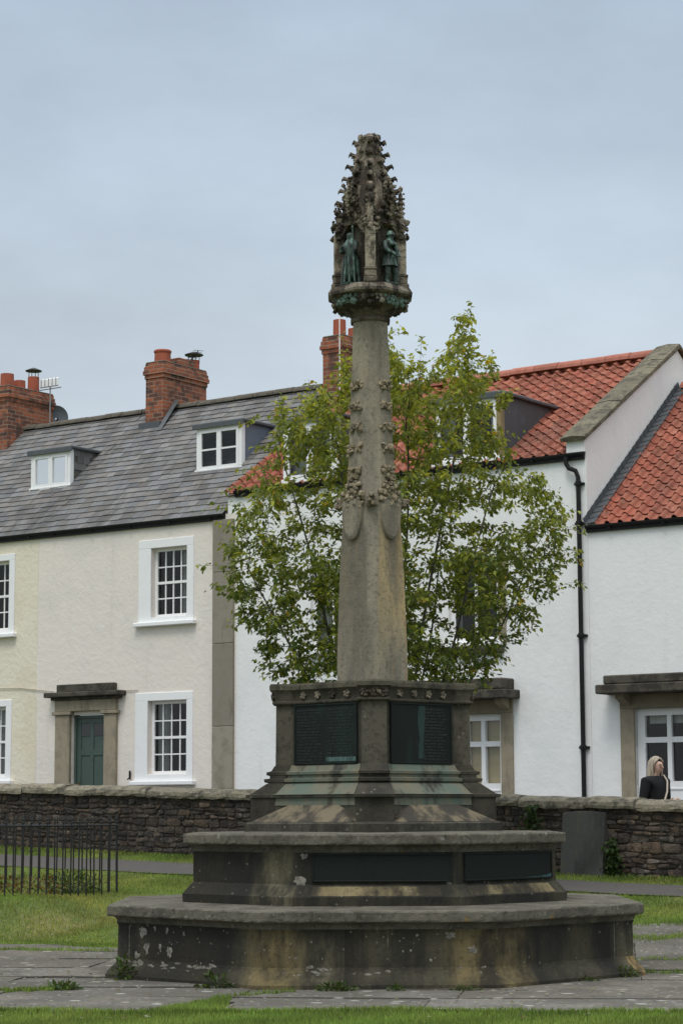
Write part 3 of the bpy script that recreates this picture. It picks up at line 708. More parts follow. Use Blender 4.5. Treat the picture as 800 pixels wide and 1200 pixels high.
# lantern: core, four corner piers with pinnacles, gabled canopies, crocketed spire
lan = MB()
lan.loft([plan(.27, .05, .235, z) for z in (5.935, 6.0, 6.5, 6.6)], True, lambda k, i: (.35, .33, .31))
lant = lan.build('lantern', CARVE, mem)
S4 = [(0, -1), (1, 0), (0, 1), (-1, 0)]
for qi, (dx, dy) in enumerate(S4):
    b = MB(); th = qi*math.pi/2; tf = face_tf(th, 0); k = 2000+qi*300
    b.box((-.06, .22, 5.935), (.06, .345, 5.985), .008, (.6, .56, .52), tf=tf)
    b.box((-.053, .225, 5.985), (.053, .332, 6.05), .008, (.8, .75, .7), tf=tf)
    b.box((-.056, .222, 6.05), (.056, .337, 6.068), .004, (.6, .56, .52), tf=tf)
    b.box((-.046, .225, 6.068), (.046, .322, 6.44), .008, (1.15, 1.1, 1.02), tf=tf)
    for m in range(40):
        z = 6.40+abs(R.gauss(0, .12)); sp = .055 if z < 6.56 else .04
        p = tf((R.uniform(-sp, sp), .275+R.uniform(-.05, .06)*(1 if z < 6.58 else .6), min(z, 6.70))); b.blob(p, R.uniform(.014, .026), k, 1, .4, (.75, .7, .65)); k += 1
    top = 6.86 if qi == 1 else (6.72 if qi == 3 else 6.8)
    b.box((-.026, .25, 6.44), (.026, .302, 6.62), .005, (.9, .85, .8), tf=tf)
    pr = [(.034, 6.62), (.024, 6.66), (.018, top-.05), (.005, top-.03)]
    b.loft([[tf((r*math.cos(a), .275+r*math.sin(a), z)) for a in (0, math.pi/2, math.pi, 3*math.pi/2)] for r, z in pr], True, lambda k_, i: (.8, .75, .7))
    for z in np.arange(6.64, top-.03, .045):
        for a in range(4):
            p = tf((.028*math.cos(a*math.pi/2), .275+.028*math.sin(a*math.pi/2), z)); b.blob(p, .014, k, 1, .4, (.75, .7, .65)); k += 1
    b.blob(tf((0, .275, top)), (.024, .024, .03), k, 1, .25, (.75, .7, .65))
    b.build('pier', CARVE, lant)
    # canopy over the niche on the diagonal to the right of this pier
    b = MB(); th = qi*math.pi/2+A4; tf = face_tf(th, 0)
    for sg in (-1, 1):
        for i in range(12):
            t = i/11; x = sg*.155*(1-t**1.6); z = 6.40+.36*t
            b.blob(tf((x, .225+R.uniform(-.01, .02), z)), (.024, .024, .026), k, 1, .35, (.85, .8, .75)); k += 1
            if i % 2: b.blob(tf((x*1.12, .25, z+.025)), .022, k, 1, .45, (.6, .56, .52)); k += 1
    # cusped arch head and tympanum
    ol = [(-.15, 6.38), (-.15, 6.44), (0, 6.76), (.15, 6.44), (.15, 6.38), (.10, 6.44), (.06, 6.49), (0, 6.53), (-.06, 6.49), (-.10, 6.44)]
    fr = [tf((x, .222, z)) for x, z in ol]; bk = [tf((x, .15, z)) for x, z in ol]; n = len(ol)
    b.add(fr+bk, [(0, 1, 9), (1, 2, 7), (1, 7, 8), (1, 8, 9), (2, 3, 7), (3, 6, 7), (3, 5, 6), (3, 4, 5)]+[(i, (i+1) % n, n+(i+1) % n, n+i) for i in range(n)], (.6, .56, .52))
    for m in range(26):
        t = R.random(); b.blob(tf((R.uniform(-.12, .12)*(1-t), .235+R.uniform(-.01, .015), 6.50+.3*t)), R.uniform(.012, .024), k, 1, .4, (.7, .66, .6)); k += 1
    # nodding ogee and finial leaning out over the niche
    for m in range(16):
        t = m/15; p = tf((R.uniform(-.012, .012), .235+.05*math.sin(t*math.pi), 6.52+.40*t)); b.blob(p, (.026-.008*t,)*3, k, 1, .4, (.85, .8, .72)); k += 1
    for sg in (-1, 1):
        for m in range(12):
            p = tf((sg*(.035+R.uniform(0, .04)), .225+R.uniform(0, .05), 6.58+.27*m/11)); b.blob(p, R.uniform(.015, .026), k, 1, .45, (.62, .58, .52)); k += 1
    b.build('canopy', CARVE, lant)
b = MB(); rs = random.Random(9)
SP = [(6.50, .245), (6.66, .222), (6.8, .192), (7.0, .146), (7.2, .102), (7.30, .080), (7.325, .088), (7.35, .072), (7.372, .03)]
b.loft([[(x+rs.uniform(-.004, .004), y+rs.uniform(-.004, .004), zz) for x, y, zz in oct_sec(r, r*.33, z, 0, 2)] for z, r in SP], True, lambda k, i: (1.05, 1, .92) if (i//2) % 2 == 0 else (.75, .7, .65))
spire = b.build('spire', CARVE, mem)
b = MB(); k = 4000
def spr(z):
    for (z0, r0), (z1, r1) in zip(SP, SP[1:]):
        if z0 <= z <= z1: return r0+(r1-r0)*(z-z0)/(z1-z0)
    return .03
for q in range(8):
    diag = q % 2; tf = face_tf(q*math.pi/4, 0)
    for i in range(6):
        z = 6.72+.112*i+(.03 if diag else 0); r = spr(z)*(.94 if diag else 1.0)
        if z > 7.34: continue
        # hooked leaf: stalk leaning out, curled tip
        ln = .088-.006*i
        if diag: ln *= .7
        w = .026
        b.loft([[tf((-w*.6, r-.03, z-.035)), tf((w*.6, r-.03, z-.035)), tf((w*.5, r-.03, z+.005)), tf((-w*.5, r-.03, z+.005))],
                [tf((-w*.7, r+ln*.55, z+.0)), tf((w*.7, r+ln*.55, z+.0)), tf((w*.5, r+ln*.5, z+.022)), tf((-w*.5, r+ln*.5, z+.022))],
                [tf((-w*1.1, r+ln, z+.008)), tf((w*1.1, r+ln, z+.008)), tf((w*.9, r+ln*.93, z+.034)), tf((-w*.9, r+ln*.93, z+.034))],
                [tf((-w*.7, r+ln*1.18, z-.014)), tf((w*.7, r+ln*1.18, z-.014)), tf((w*.6, r+ln*1.2, z+.006)), tf((-w*.6, r+ln*1.2, z+.006))]], True, lambda k_, i_: (.75, .7, .65))
        for m in range(4): b.blob(tf((R.uniform(-.022, .022), r+ln*R.uniform(.1, .8), z+R.uniform(-.02, .02))), (R.uniform(.014, .024), R.uniform(.014, .024), R.uniform(.009, .014)), k, 1, .4, (.7, .65, .6)); k += 1
    for m in range(46):
        t = R.random()**1.3; z = 6.58+.66*t
        b.blob(tf((R.uniform(-.05, .05)*(1-t*.6), spr(z)*.95+R.uniform(-.015, .012), z)), R.uniform(.010, .022), k, 1, .4, (.7, .65, .58)); k += 1
for m in range(12): b.blob((R.uniform(-.05, .05), R.uniform(-.05, .05), 7.33+R.uniform(-.02, .03)), R.uniform(.02, .03), k, 1, .3, (1.1, 1.05, .95)); k += 1
b.build('crockets', CARVE, spire)

# ------------------------------------------------------------------ figures (skin modifier)
def skin(name, joints, edges, mat, parent=None, sub=2, smooth=True, root=0):
    me = bpy.data.meshes.new(name); me.from_pydata([j[0] for j in joints], edges, [])
    o = bpy.data.objects.new(name, me); COL.objects.link(o)
    m = o.modifiers.new('Skin', 'SKIN'); m.use_smooth_shade = smooth
    if not me.skin_vertices: 
        me.attributes.new('dummy', 'FLOAT', 'POINT')
    layer = me.skin_vertices[0].data if me.skin_vertices else None
    if layer is None: raise RuntimeError('no skin layer')
    for i, j in enumerate(joints):
        r = j[1]; layer[i].radius = r if isinstance(r, tuple) else (r, r)
        layer[i].use_root = (i == root)
    ss = o.modifiers.new('Subsurf', 'SUBSURF'); ss.levels = sub; ss.render_levels = sub
    me.materials.append(mat)
    if parent: o.parent = parent
    return o
def bake(o):
    """freeze the modifiers into plain mesh data"""
    dg = bpy.context.evaluated_depsgraph_get(); dg.update()
    me = bpy.data.meshes.new_from_object(o.evaluated_get(dg)); o.modifiers.clear(); o.data = me; return o

def statue(th, label, kind):
    """bronze figure about half a metre tall standing in a lantern niche"""
    x, y = .24*math.sin(th), -.24*math.cos(th)
    root = thing('statue', label, 'statue', (MX+x, MY+y, 5.94), th, 'bronze figures in the lantern niches')
    H = .48
    if kind == 'robe':
        J = [((0, 0, .25), .062), ((0, 0, .14), .068), ((0, 0, .03), .078), ((0, 0, .33), .06), ((0, 0, .385), .052), ((0, -.005, .415), .024), ((0, -.01, .45), .036), ((0, -.006, .478), .026),
             ((-.062, -.005, .375), .028), ((-.082, -.03, .31), .024), ((-.05, -.075, .30), .018), ((-.03, -.085, .315), .015),
             ((.062, -.005, .375), .028), ((.085, -.03, .30), .024), ((.105, -.07, .29), .018), ((.112, -.082, .30), .015)]
        E = [(0, 1), (1, 2), (0, 3), (3, 4), (4, 5), (5, 6), (6, 7), (4, 8), (8, 9), (9, 10), (10, 11), (4, 12), (12, 13), (13, 14), (14, 15)]
    else:
        J = [((0, 0, .24), .05), ((0, -.004, .30), .05), ((0, 0, .36), .056), ((0, 0, .385), .045), ((0, -.005, .412), .022), ((0.004, -.012, .448), .035), ((.002, -.008, .478), .028),
             ((-.058, 0, .375), .028), ((-.078, -.03, .31), .023), ((-.03, -.08, .27), .018), ((-.005, -.09, .255), .016),
             ((.058, 0, .375), .028), ((.076, -.03, .31), .023), ((.03, -.08, .262), .018), ((.006, -.092, .25), .016),
             ((-.03, -.005, .2), .036), ((-.034, -.012, .12), .027), ((-.036, 0, .03), .02), ((-.042, -.04, .012), .014),
             ((.034, 0, .2), .036), ((.05, -.018, .12), .027), ((.058, 0, .03), .02), ((.07, -.038, .012), .014)]
        E = [(0, 1), (1, 2), (2, 3), (3, 4), (4, 5), (5, 6), (3, 7), (7, 8), (8, 9), (9, 10), (3, 11), (11, 12), (12, 13), (13, 14), (0, 15), (15, 16), (16, 17), (17, 18), (0, 19), (19, 20), (20, 21), (21, 22)]
    bake(skin('body', J, E, STATUE, root, 2))
    b = MB(); b.lathe((0, 0, -.004), [(.09, 0), (.092, .012), (.08, .018)], 16); b.build('base', STATUE, root)
    b = MB()
    if kind == 'robe':
        b.tube([(.125, -.085, .012), (.115, -.085, .25), (.106, -.085, .47)], .006, 8); b.tube([(.106, -.085, .46), (.105, -.085, .49), (.104, -.085, .515)], [.004, .012, .001], 8); b.build('spear', STATUE, root)
        b = MB(); b.tube([(-.03, -.085, .315), (-.028, -.088, .34)], [.016, .02], 10); b.build('cup', STATUE, root)
        b = MB()
        for i in range(9):
            an = -2.4+4.8*i/8; b.tube([(math.sin(an)*.062, -math.cos(an)*.062, .26), (math.sin(an)*.07, -math.cos(an)*.07, .14), (math.sin(an)*.084, -math.cos(an)*.084, .012)], [.006, .011, .012], 6)
        b.build('robe_folds', STATUE, root)
    else:
        b.box((-.006, -.108, .02), (.010, -.098, .245), .003); b.box((-.035, -.111, .242), (.04, -.096, .254), .003); b.tube([(.002, -.104, .25), (.002, -.104, .30)], .006, 8); b.build('sword', STATUE, root)
        b = MB(); b.lathe((.003, -.010, .448), [(.043, -.004), (.045, .003), (.040, .012), (.034, .03), (.018, .044), (.004, .05)], 14); b.build('helmet', STATUE, root, smooth=True)
        b = MB(); b.loft([[(.05*math.sin(a)*1.15*s, -.05*math.cos(a)*s*1.1, z) for a in np.linspace(0, 2*math.pi, 18)[:-1]] for s, z in ((.95, .275), (1.05, .23), (1.3, .17))], False); b.build('mail_skirt', STATUE, root)
    return root
statue(-A4, 'green bronze robed figure with a spear in the left lantern niche', 'robe')
statue(A4, 'green bronze helmeted figure resting on a sword in the right lantern niche', 'knight')

# ------------------------------------------------------------------ houses
def house(name, label, u0, zb=.35):
    P = F0+U*u0; return thing(name, label, 'house', (P[0], P[1], zb), RZ)
def holed(b, u0, u1, z0, z1, holes, v=0., depth=.16):
    us = sorted({u0, u1, *[h[0] for h in holes], *[h[1] for h in holes]}); zs = sorted({z0, z1, *[h[2] for h in holes], *[h[3] for h in holes]})
    for i in range(len(us)-1):
        for j in range(len(zs)-1):
            cu, cz = (us[i]+us[i+1])/2, (zs[j]+zs[j+1])/2
            if any(h[0] < cu < h[1] and h[2] < cz < h[3] for h in holes): continue
            b.add([(us[i], v, zs[j]), (us[i+1], v, zs[j]), (us[i+1], v, zs[j+1]), (us[i], v, zs[j+1])], [(0, 1, 2, 3)])
    for a, c, d, e in holes:
        q = [(a, d), (c, d), (c, e), (a, e)]
        for k in range(4):
            (x0, y0), (x1, y1) = q[k], q[(k+1) % 4]
            b.add([(x0, v, y0), (x1, v, y1), (x1, v+depth, y1), (x0, v+depth, y0)], [(0, 1, 2, 3)])
def room(b, u0, u1, z0, z1, v0, d=1.6, m=.5):
    a, c, e, f = u0-m, u1+m, z0-m, z1+.15
    # ring between opening and the room's side walls is hidden behind the facade
    P = [(a, v0, e), (c, v0, e), (c, v0, f), (a, v0, f), (a, v0+d, e), (c, v0+d, e), (c, v0+d, f), (a, v0+d, f)]
    b.add(P, [(4, 5, 6, 7), (0, 4, 7, 3), (1, 2, 6, 5), (0, 1, 5, 4), (3, 7, 6, 2)])
    q0 = [(a, e), (c, e), (c, f), (a, f)]; q1 = [(u0, z0), (u1, z0), (u1, z1), (u0, z1)]
    for k in range(4):
        j = (k+1) % 4; b.add([(q0[k][0], v0, q0[k][1]), (q0[j][0], v0, q0[j][1]), (q1[j][0], v0, q1[j][1]), (q1[k][0], v0, q1[k][1])], [(0, 1, 2, 3)])

def wavy(b, u0, u1, z0, z1, v, amp=.02, per=.07):
    n = max(6, int((u1-u0)/per*6)); rows = []
    for k in range(2):
        rows.append([(u0+(u1-u0)*i/n, v+amp*math.sin(i*2*math.pi/6+.4*math.sin(i)), (z0, z1)[k]) for i in range(n+1)])
    b.loft(rows, False, None, False)

def window(h, u0, u1, z0, z1, cols, rows, style='sash', sur=None, sill=True, dep=.16, curtain=None, blind=False, fr=.055, bar=.022, v0=0.):
    """u0..z1 is the opening in the wall (house coordinates)"""
    b = MB(); d = v0+dep-.07
    for a, c in (((u0, z0), (u0+fr, z1)), ((u1-fr, z0), (u1, z1)), ((u0+fr, z0), (u1-fr, z0+fr)), ((u0+fr, z1-fr), (u1-fr, z1))):
        b.box((a[0], d, a[1]), (c[0], d+.06, c[1]), .004)
    iu0, iu1, iz0, iz1 = u0+fr, u1-fr, z0+fr, z1-fr
    for i in range(1, cols):
        x = iu0+(iu1-iu0)*i/cols; w = bar if style == 'sash' else .045
        b.box((x-w/2, d+.012, iz0), (x+w/2, d+.04, iz1))
    for j in range(1, rows):
        z = iz0+(iz1-iz0)*j/rows; w = bar
        if style == 'sash' and rows % 2 == 0 and j == rows//2: b.box((iu0, d+.002, z-.022), (iu1, d+.046, z+.022))
        else: b.box((iu0, d+.0135, z-w/2), (iu1, d+.0385, z+w/2))
    w = b.build('window', PAINT, h)
    if sur:
        l, r, bt, tp, pr = sur; s = MB()
        s.box((l, v0-pr, z1), (r, v0+.01, tp), .006); s.box((l, v0-pr, bt), (u0, v0+.01, z1), .006); s.box((u1, v0-pr, bt), (r, v0+.01, z1), .006)
        if bt < z0: s.box((u0, v0-pr, bt), (u1, v0+.01, z0), .004)
        s.build('surround', PAINT, w)
    if sill:
        l, r = (sur[0]-.06, sur[1]+.06) if sur else (u0-.1, u1+.1); zt = sur[2] if sur else z0
        s = MB(); s.box((l, v0-.10, zt-.075), (r, v0+.02, zt+.0), .012); s.build('sill', PAINT, w)
    g = MB(); g.add([(iu0, d+.027, iz0), (iu1, d+.027, iz0), (iu1, d+.027, iz1), (iu0, d+.027, iz1)], [(0, 1, 2, 3)]); g.build('pane', GLASS, w)
    rm = MB(); room(rm, u0, u1, z0, z1, v0+dep+.002, 1.4, .35); rm.build('room', DARKROOM, w, fix=False)
    if blind:
        c = MB(); c.add([(u0+.01, d+.09, z0+.01), (u1-.01, d+.09, z0+.01), (u1-.01, d+.09, z1-.01), (u0+.01, d+.09, z1-.01)], [(0, 1, 2, 3)]); c.build('blind', BLIND, w)
    if curtain:
        for (a, c2) in curtain:
            c = MB(); wavy(c, u0+(u1-u0)*a, u0+(u1-u0)*c2, z0+.02, z1-.02, v0+dep+.09); c.build('curtain', CURTAIN, w)
    return w

def gutter(h, u0, u1, z, v=-.10):
    b = MB(); n = 8
    prof = [(v+.06+.058*math.cos(math.pi+math.pi*i/n), z-.058*math.sin(math.pi*i/n)) for i in range(n+1)]
    prof2 = [(p[0], p[1]) for p in prof]+[(v+.118, z+.004), (v+.002, z+.004)]
    b.loft([[(u, p[0], p[1]) for p in prof2] for u in (u0, u1)])
    b.box((u0, -.05, z-.10), (u1, -.003, z-.0), .0)          # fascia
    u = u0+.4
    while u < u1:
        b.box((u, v-.006, z-.066), (u+.03, v+.12, z-.05)); u += .9
    return b.build('gutter', BLACK, h)

def slates(h, u0, u1, z0, zr, vr, name='roof', clip=None):
    al = math.atan2(zr-z0, vr); Lm = math.hypot(zr-z0, vr)+.09; b = MB(); ca, sa = math.cos(al), math.sin(al)
    def P(u, s, n): return (u, -.09*ca+s*ca-n*sa, z0-.09*sa+s*sa+n*ca)
    ex = .165; r = 0; s = 0
    # boarding under the slates
    b.add([P(u0, 0, -.03), P(u1, 0, -.03), P(u1, Lm, -.03), P(u0, Lm, -.03)], [(0, 1, 2, 3)], (.4, .4, .4))
    while s < Lm-.02:
        x = u0-(.14 if r % 2 else 0)-R.uniform(0, .03); ex_ = ex*(1.0 if r > 2 else 1.12)
        while x < u1:
            w = R.uniform(.19, .30); a, c = max(x+.003, u0), min(x+w-.003, u1)
            if c-a > .03:
                t = R.choice((.74, .86, .95, 1.0, 1.08, 1.2))*R.uniform(.88, 1.12); wm = R.uniform(.96, 1.07); col = (t*wm, t, t/wm)
                j = R.uniform(-.012, .012); l = R.uniform(.0, .006); lo = .012+l; th = .015; e = min(s+ex_*1.9, Lm); k = R.uniform(-.004, .004)
                v = [P(a, s+j, lo+th), P(c, s+j+k, lo+th), P(c, e, .002), P(a, e, .002), P(a, s+j, lo), P(c, s+j+k, lo)]
                b.add(v, [(0, 1, 2, 3), (0, 4, 5, 1), (1, 5, 2), (0, 3, 4)], col)
            x += w
        s += ex_; r += 1
    # rear slope
    b.add([(u0, vr, zr), (u1, vr, zr), (u1, 2*vr, z0), (u0, 2*vr, z0)], [(0, 1, 2, 3)])
    return b.build(name, SLATE, h, fix=False)
def ridge_run(h, u0, u1, v, z, mat, seg, r=.10, name='ridge', sag=0.):
    b = MB(); x = u0
    while x < u1-.02:
        e = min(x+seg*R.uniform(.97, 1.03), u1); t = R.uniform(.85, 1.12); dz = R.uniform(-.008, .008); secs = []
        for uu, rr in ((x+.006, r), (x+.02, r*1.03), (e-.02, r*1.03), (e-.004, r)):
            secs.append([(uu, v+rr*1.25*math.cos(math.pi*i/8), z+dz-.05+rr*1.1*math.sin(math.pi*i/8)) for i in range(9)])
        b.loft(secs, True, lambda k, i: (t, t, t)); x = e
    return b.build(name, mat, h)

def pantiles(h, u0, u1, z0, zr, vr, name='roof', left_clip=None):
    al = math.atan2(zr-z0, vr); Lm = math.hypot(zr-z0, vr)+.08; b = MB(); ca, sa = math.cos(al), math.sin(al)
    def P(u, s, n): return (u, -.08*ca+s*ca-n*sa, z0-.08*sa+s*sa+n*ca)
    b.add([P(u0, 0, -.05), P(u1, 0, -.05), P(u1, Lm, -.05), P(u0, Lm, -.05)], [(0, 1, 2, 3)], (.25, .25, .25))
    w = .222; nrow = max(1, round(Lm/.215)); ex = Lm/nrow; ncol = int((u1-u0)/w)+1
    prof = []
    for i in range(11):
        t = i/10                           # S profile: roll on the left, pan on the right
        prof.append((t, .058*math.sin(min(1, t/.5)*math.pi)**.8 if t < .48 else -.016*math.sin((t-.48)/.52*math.pi)))
    for r in range(nrow):
        s = r*ex
        for c in range(ncol):
            x = u0+c*w; T = R.choice((.78, .9, 1.0, 1.0, 1.08, 1.15))*R.uniform(.92, 1.08); wm = R.uniform(.9, 1.1); col = (T, T*wm, T*wm)
            j = R.uniform(-.008, .008); l = R.uniform(0, .008); k = R.uniform(-.004, .004)
            lo = [];
            for t, n in prof:
                if x+t*w > u1+.001: break
                lo.append((x+t*w, n))
            if len(lo) < 3: continue
            e = min(s+ex*1.12, Lm)
            f1 = [P(u, s+j, n+.022+l) for u, n in lo]; f0 = [P(u, s+j+.002, n+.008+l) for u, n in lo]; f2 = [P(u+k, e, n+.001) for u, n in lo]
            b.loft([f0, f1, f2], False, lambda a, i: col if a else tuple(q*.6 for q in col), False)
    b.add([(u0, vr, zr), (u1, vr, zr), (u1, 2*vr, z0), (u0, 2*vr, z0)], [(0, 1, 2, 3)])
    o = b.build(name, TILE, h, fix=False, smooth=False); return o

def pot(b, c, r, hgt, kind=0):
    if kind == 0: b.lathe(c, [(r*1.05, -.05), (r*1.08, .0), (r, .05), (r*.96, hgt*.75), (r*1.05, hgt*.82), (r*1.08, hgt*.92), (r*1.0, hgt), (r*.8, hgt), (r*.78, hgt-.15)], 18)
    else: b.lathe(c, [(r, -.05), (r, .05), (r*.96, hgt), (r*.82, hgt), (r*.8, hgt-.15)], 16)
def chimney(h, u0, u1, v0, v1, z0, z1, pots, name='chimney'):
    b = MB(); b.box((u0, v0, z0), (u1, v1, z1-.30))
    for i, (pr, a, c) in enumerate(((.02, .30, .22), (.045, .22, .14), (.03, .14, .06), (.012, .06, .0))): b.box((u0-pr, v0-pr, z1-a), (u1+pr, v1+pr, z1-c-.0), .006)
    o = b.build(name, BRICK, h)
    f = MB(); f.box((u0-.01, v0-.01, z1-.004), (u1+.01, v1+.01, z1+.035), .02); f.build('flaunching', MORTARRIDGE, o)
    for (cu, cv, r, hh, k) in pots:
        q = MB(); pot(q, (cu, cv, z1+.02), r, hh, k); q.build('chimney_pot', POT, o, smooth=False)
    return o
def cowl(o, c, r):
    b = MB(); b.lathe((c[0], c[1], c[2]+.12), [(r*1.5, 0), (r*1.55, .015), (r*.4, .07), (.01, .08)], 16)
    for k in range(4): a = k*math.pi/2+.4; b.tube([(c[0]+r*.9*math.cos(a), c[1]+r*.9*math.sin(a), c[2]-.05), (c[0]+r*.9*math.cos(a), c[1]+r*.9*math.sin(a), c[2]+.125)], .008, 6)
    b.build('cowl', IRON, o)

# --- yellow cream house at the far left
ZB = .35
def off(h, u0):
    """returns a function from facade coordinates (u, z) to house coordinates"""
    return lambda u: u-u0
hA = house('terraced_house', 'yellow cream rendered cottage cut off by the left edge of the photo', -3.02)
z_ = lambda z: z-ZB
wA = MB()
oA = [(-4.55-.0+3.02, -3.735+3.02, z_(4.62), z_(5.89)), (-4.62+3.02, -3.76+3.02, z_(1.98), z_(3.24))]
holed(wA, -9+3.02, 0, 0, z_(6.33), oA); wA.build('wall', YELLOW, hA, fix=False)
for (a, c, d, e) in oA: window(hA, a, c, d, e, 4, 4, sur=(a-.15, c+.14, d-.06, e+.12, .02), dep=.17, curtain=[(.55, .98)] if d < 3 else None)
gutter(hA, -9+3.02, 0.0, z_(6.33))
slates(hA, -9+3.02, .0, z_(6.36), z_(8.97), 2.9)
ridge_run(hA, -9+3.02, -.02, 2.9, z_(9.0), MORTARRIDGE, .45, .09)
cA = chimney(hA, -6.75+3.02, -6.15+3.02, 2.35, 3.65, z_(8.3), z_(9.78), [(-6.45+3.02, 2.62, .14, .30, 1), (-6.45+3.02, 2.98, .12, .22, 1), (-6.45+3.02, 3.38, .12, .36, 1)])
cowl(cA, (-6.45+3.02, 3.38, z_(9.80)+.36), .11)
# --- pink cream house
hB = house('terraced_house', 'pinkish cream rendered cottage with a green front door and slate roof', -3.02)
wB = MB(); q = 3.02
oB = [(-.36+q, .44+q, z_(4.66), z_(5.86)), (-.41+q, .45+q, z_(1.98), z_(3.23)), (-2.16+q, -1.37+q, 0.35, z_(3.04))]
holed(wB, 0.002, 1.5+q, 0, z_(6.33), oB); wB.build('wall', CREAM, hB, fix=False)
window(hB, *oB[0], 4, 4, sur=(-.64+q, .59+q, z_(4.58), z_(6.01), .02), dep=.17, curtain=[(.62, .98)])
window(hB, *oB[1], 4, 4, sur=(-.69+q, .59+q, z_(1.87), z_(3.37), .02), dep=.17, curtain=[(.02, .3), (.86, .98)])
gutter(hB, 0.002, 1.27+q, z_(6.33))
slates(hB, .002, 1.26+q, z_(6.36), z_(8.97), 2.9)
ridge_run(hB, .0, 1.2+q, 2.9, z_(9.0), MORTARRIDGE, .45, .09)
cB = chimney(hB, -2.72+q, -2.29+q, 2.55, 3.85, z_(8.4), z_(9.83), [(-2.5+q, 2.78, .16, .26, 0), (-2.5+q, 3.72, .11, .22, 1)])
b = MB(); b.box((-2.70+q, 3.05, z_(9.83)), (-2.31+q, 3.55, z_(10.0)), .01); b.build('brick_withe', BRICK, cB)
cowl(cB, (-2.5+q, 3.72, z_(9.85)+.2), .12)
# lead flashing on the right of the stack and the soaker in front
b = MB(); al = math.atan2(2.61, 2.9)
def rp(u, v, n): return (u, v-n*math.sin(al), z_(6.36)+v*math.tan(al)+n*math.cos(al))
b.add([rp(-2.285+q, 2.5, .03), rp(-2.285+q, 2.92, .03), rp(-2.22+q, 2.92, .17), rp(-2.10+q, 2.92, .17), rp(-2.10+q, 2.3, .035), rp(-2.2+q, 2.3, .035)], [(0, 1, 2, 5), (5, 2, 3, 4)])
b.box(rp(-2.76+q, 2.38, -.02), rp(-2.24+q, 2.53, .03)); b.build('flashing', LEAD, cB)
cC = chimney(hB, 1.26+q, 1.70+q, 2.82, 3.75, z_(8.3), z_(9.86), [(1.47+q, 3.05, .12, .33, 1), (1.47+q, 3.5, .11, .25, 1)])
# door case
b = MB()
b.box((-2.51+q, -.07, .3), (-2.165+q, .02, z_(3.04)), .01); b.box((-1.365+q, -.07, .3), (-1.09+q, .02, z_(3.04)), .01)
b.box((-2.56+q, -.10, z_(3.04)), (-2.12+q, .02, z_(3.10)), .008); b.box((-1.42+q, -.10, z_(3.04)), (-1.04+q, .02, z_(3.10)), .008)
b.box((-2.51+q, -.085, z_(3.10)), (-1.09+q, .02, z_(3.30)), .008)
dc = b.build('door_case', BATH, hB)
b = MB(); b.box((-2.56+q, -.14, z_(3.30)), (-1.0+q, .02, z_(3.35)), .01); b.box((-2.66+q, -.22, z_(3.35)), (-.91+q, .02, z_(3.435)), .014); b.box((-2.44+q, -.12, z_(3.435)), (-1.12+q, .02, z_(3.575)), .012); b.build('hood', OLDSTONE, dc)
b = MB(); du0, du1, dz0, dz1 = -2.16+q, -1.37+q, .36, z_(3.03)
b.box((du0, .06, dz0), (du0+.05, .16, dz1)); b.box((du1-.05, .06, dz0), (du1, .16, dz1)); b.box((du0+.05, .06, dz1-.05), (du1-.05, .16, dz1))
b.box((du0+.05, .10, dz0), (du1-.05, .14, dz1-.05))
uu0, uu1 = du0+.05, du1-.05; um = (uu0+uu1)/2
for (a, c) in ((uu0, uu0+.09), (uu1-.09, uu1), (um-.04, um+.04)): b.box((a, .085, dz0), (c, .1, dz1-.05), .003)
for (zz0, zz1) in ((dz0, dz0+.2), (dz0+.8, dz0+.95), (dz0+1.62, dz0+1.72), (dz1-.14, dz1-.05)):
    b.box((uu0+.09, .0865, zz0), (um-.04, .0995, zz1), .003); b.box((um+.04, .0865, zz0), (uu1-.09, .0995, zz1), .003)
door = b.build('door', GREEN, hB)
b = MB()
for (a, c) in ((uu0+.095, um-.045), (um+.045, uu1-.095)): b.box((a, .092, dz1-.36), (c, .0985, dz1-.145))
b.build('pane', M('dark_door_glass', (.01, .011, .012), [], .08, spec=.6), door)
b = MB(); b.box((um-.13, .078, dz0+.83), (um+.13, .086, dz0+.915), .003); b.build('letterbox', BRASS, door)
b = MB(); b.box((uu0+.035, .07, dz0+.98), (uu0+.06, .086, dz0+1.16), .003); b.tube([(uu0+.047, .05, dz0+1.05), (uu0+.047, .085, dz0+1.05)], .016, 10); b.build('handle', BRASS, door)
b = MB(); b.tube([(um, .075, dz0+1.55), (um, .09, dz0+1.55)], .013, 10); b.build('knocker', BRASS, door)
# stone strip between the houses
b = MB(); zz = 0.
while zz < z_(6.22)-.02:
    hh = R.uniform(.7, 1.4); e = min(zz+hh, z_(6.24)); t = R.uniform(.85, 1.1); b.box((1.03+q, -.055, zz), (1.47+q, .02, e-.004), .008, (t*.92, t*.97, t*1.08)); zz = e
b.build('stone_strip', BATH, hB)
b = MB(); b.box((-.80+q, -.05, z_(1.9)), (-.77+q, -.01, z_(2.05)), .01); b.tube([(-.785+q, -.03, z_(1.93)), (-.785+q, -.09, z_(1.9))], .012, 8); b.build('tap', BLACK, hB)
# service cable
b = MB(); b.tube([(-6+q, -.02, z_(3.62)), (-3.4+q, -.02, z_(3.56)), (-2.6+q, -.02, z_(3.47))], .008, 6); b.build('cable', STRAP, hB)
b = MB(); b.tube([(-.95+q, -.02, z_(3.43)), (-.62+q, -.02, z_(3.43))], .007, 6); b.build('cable', STRAP, hB)

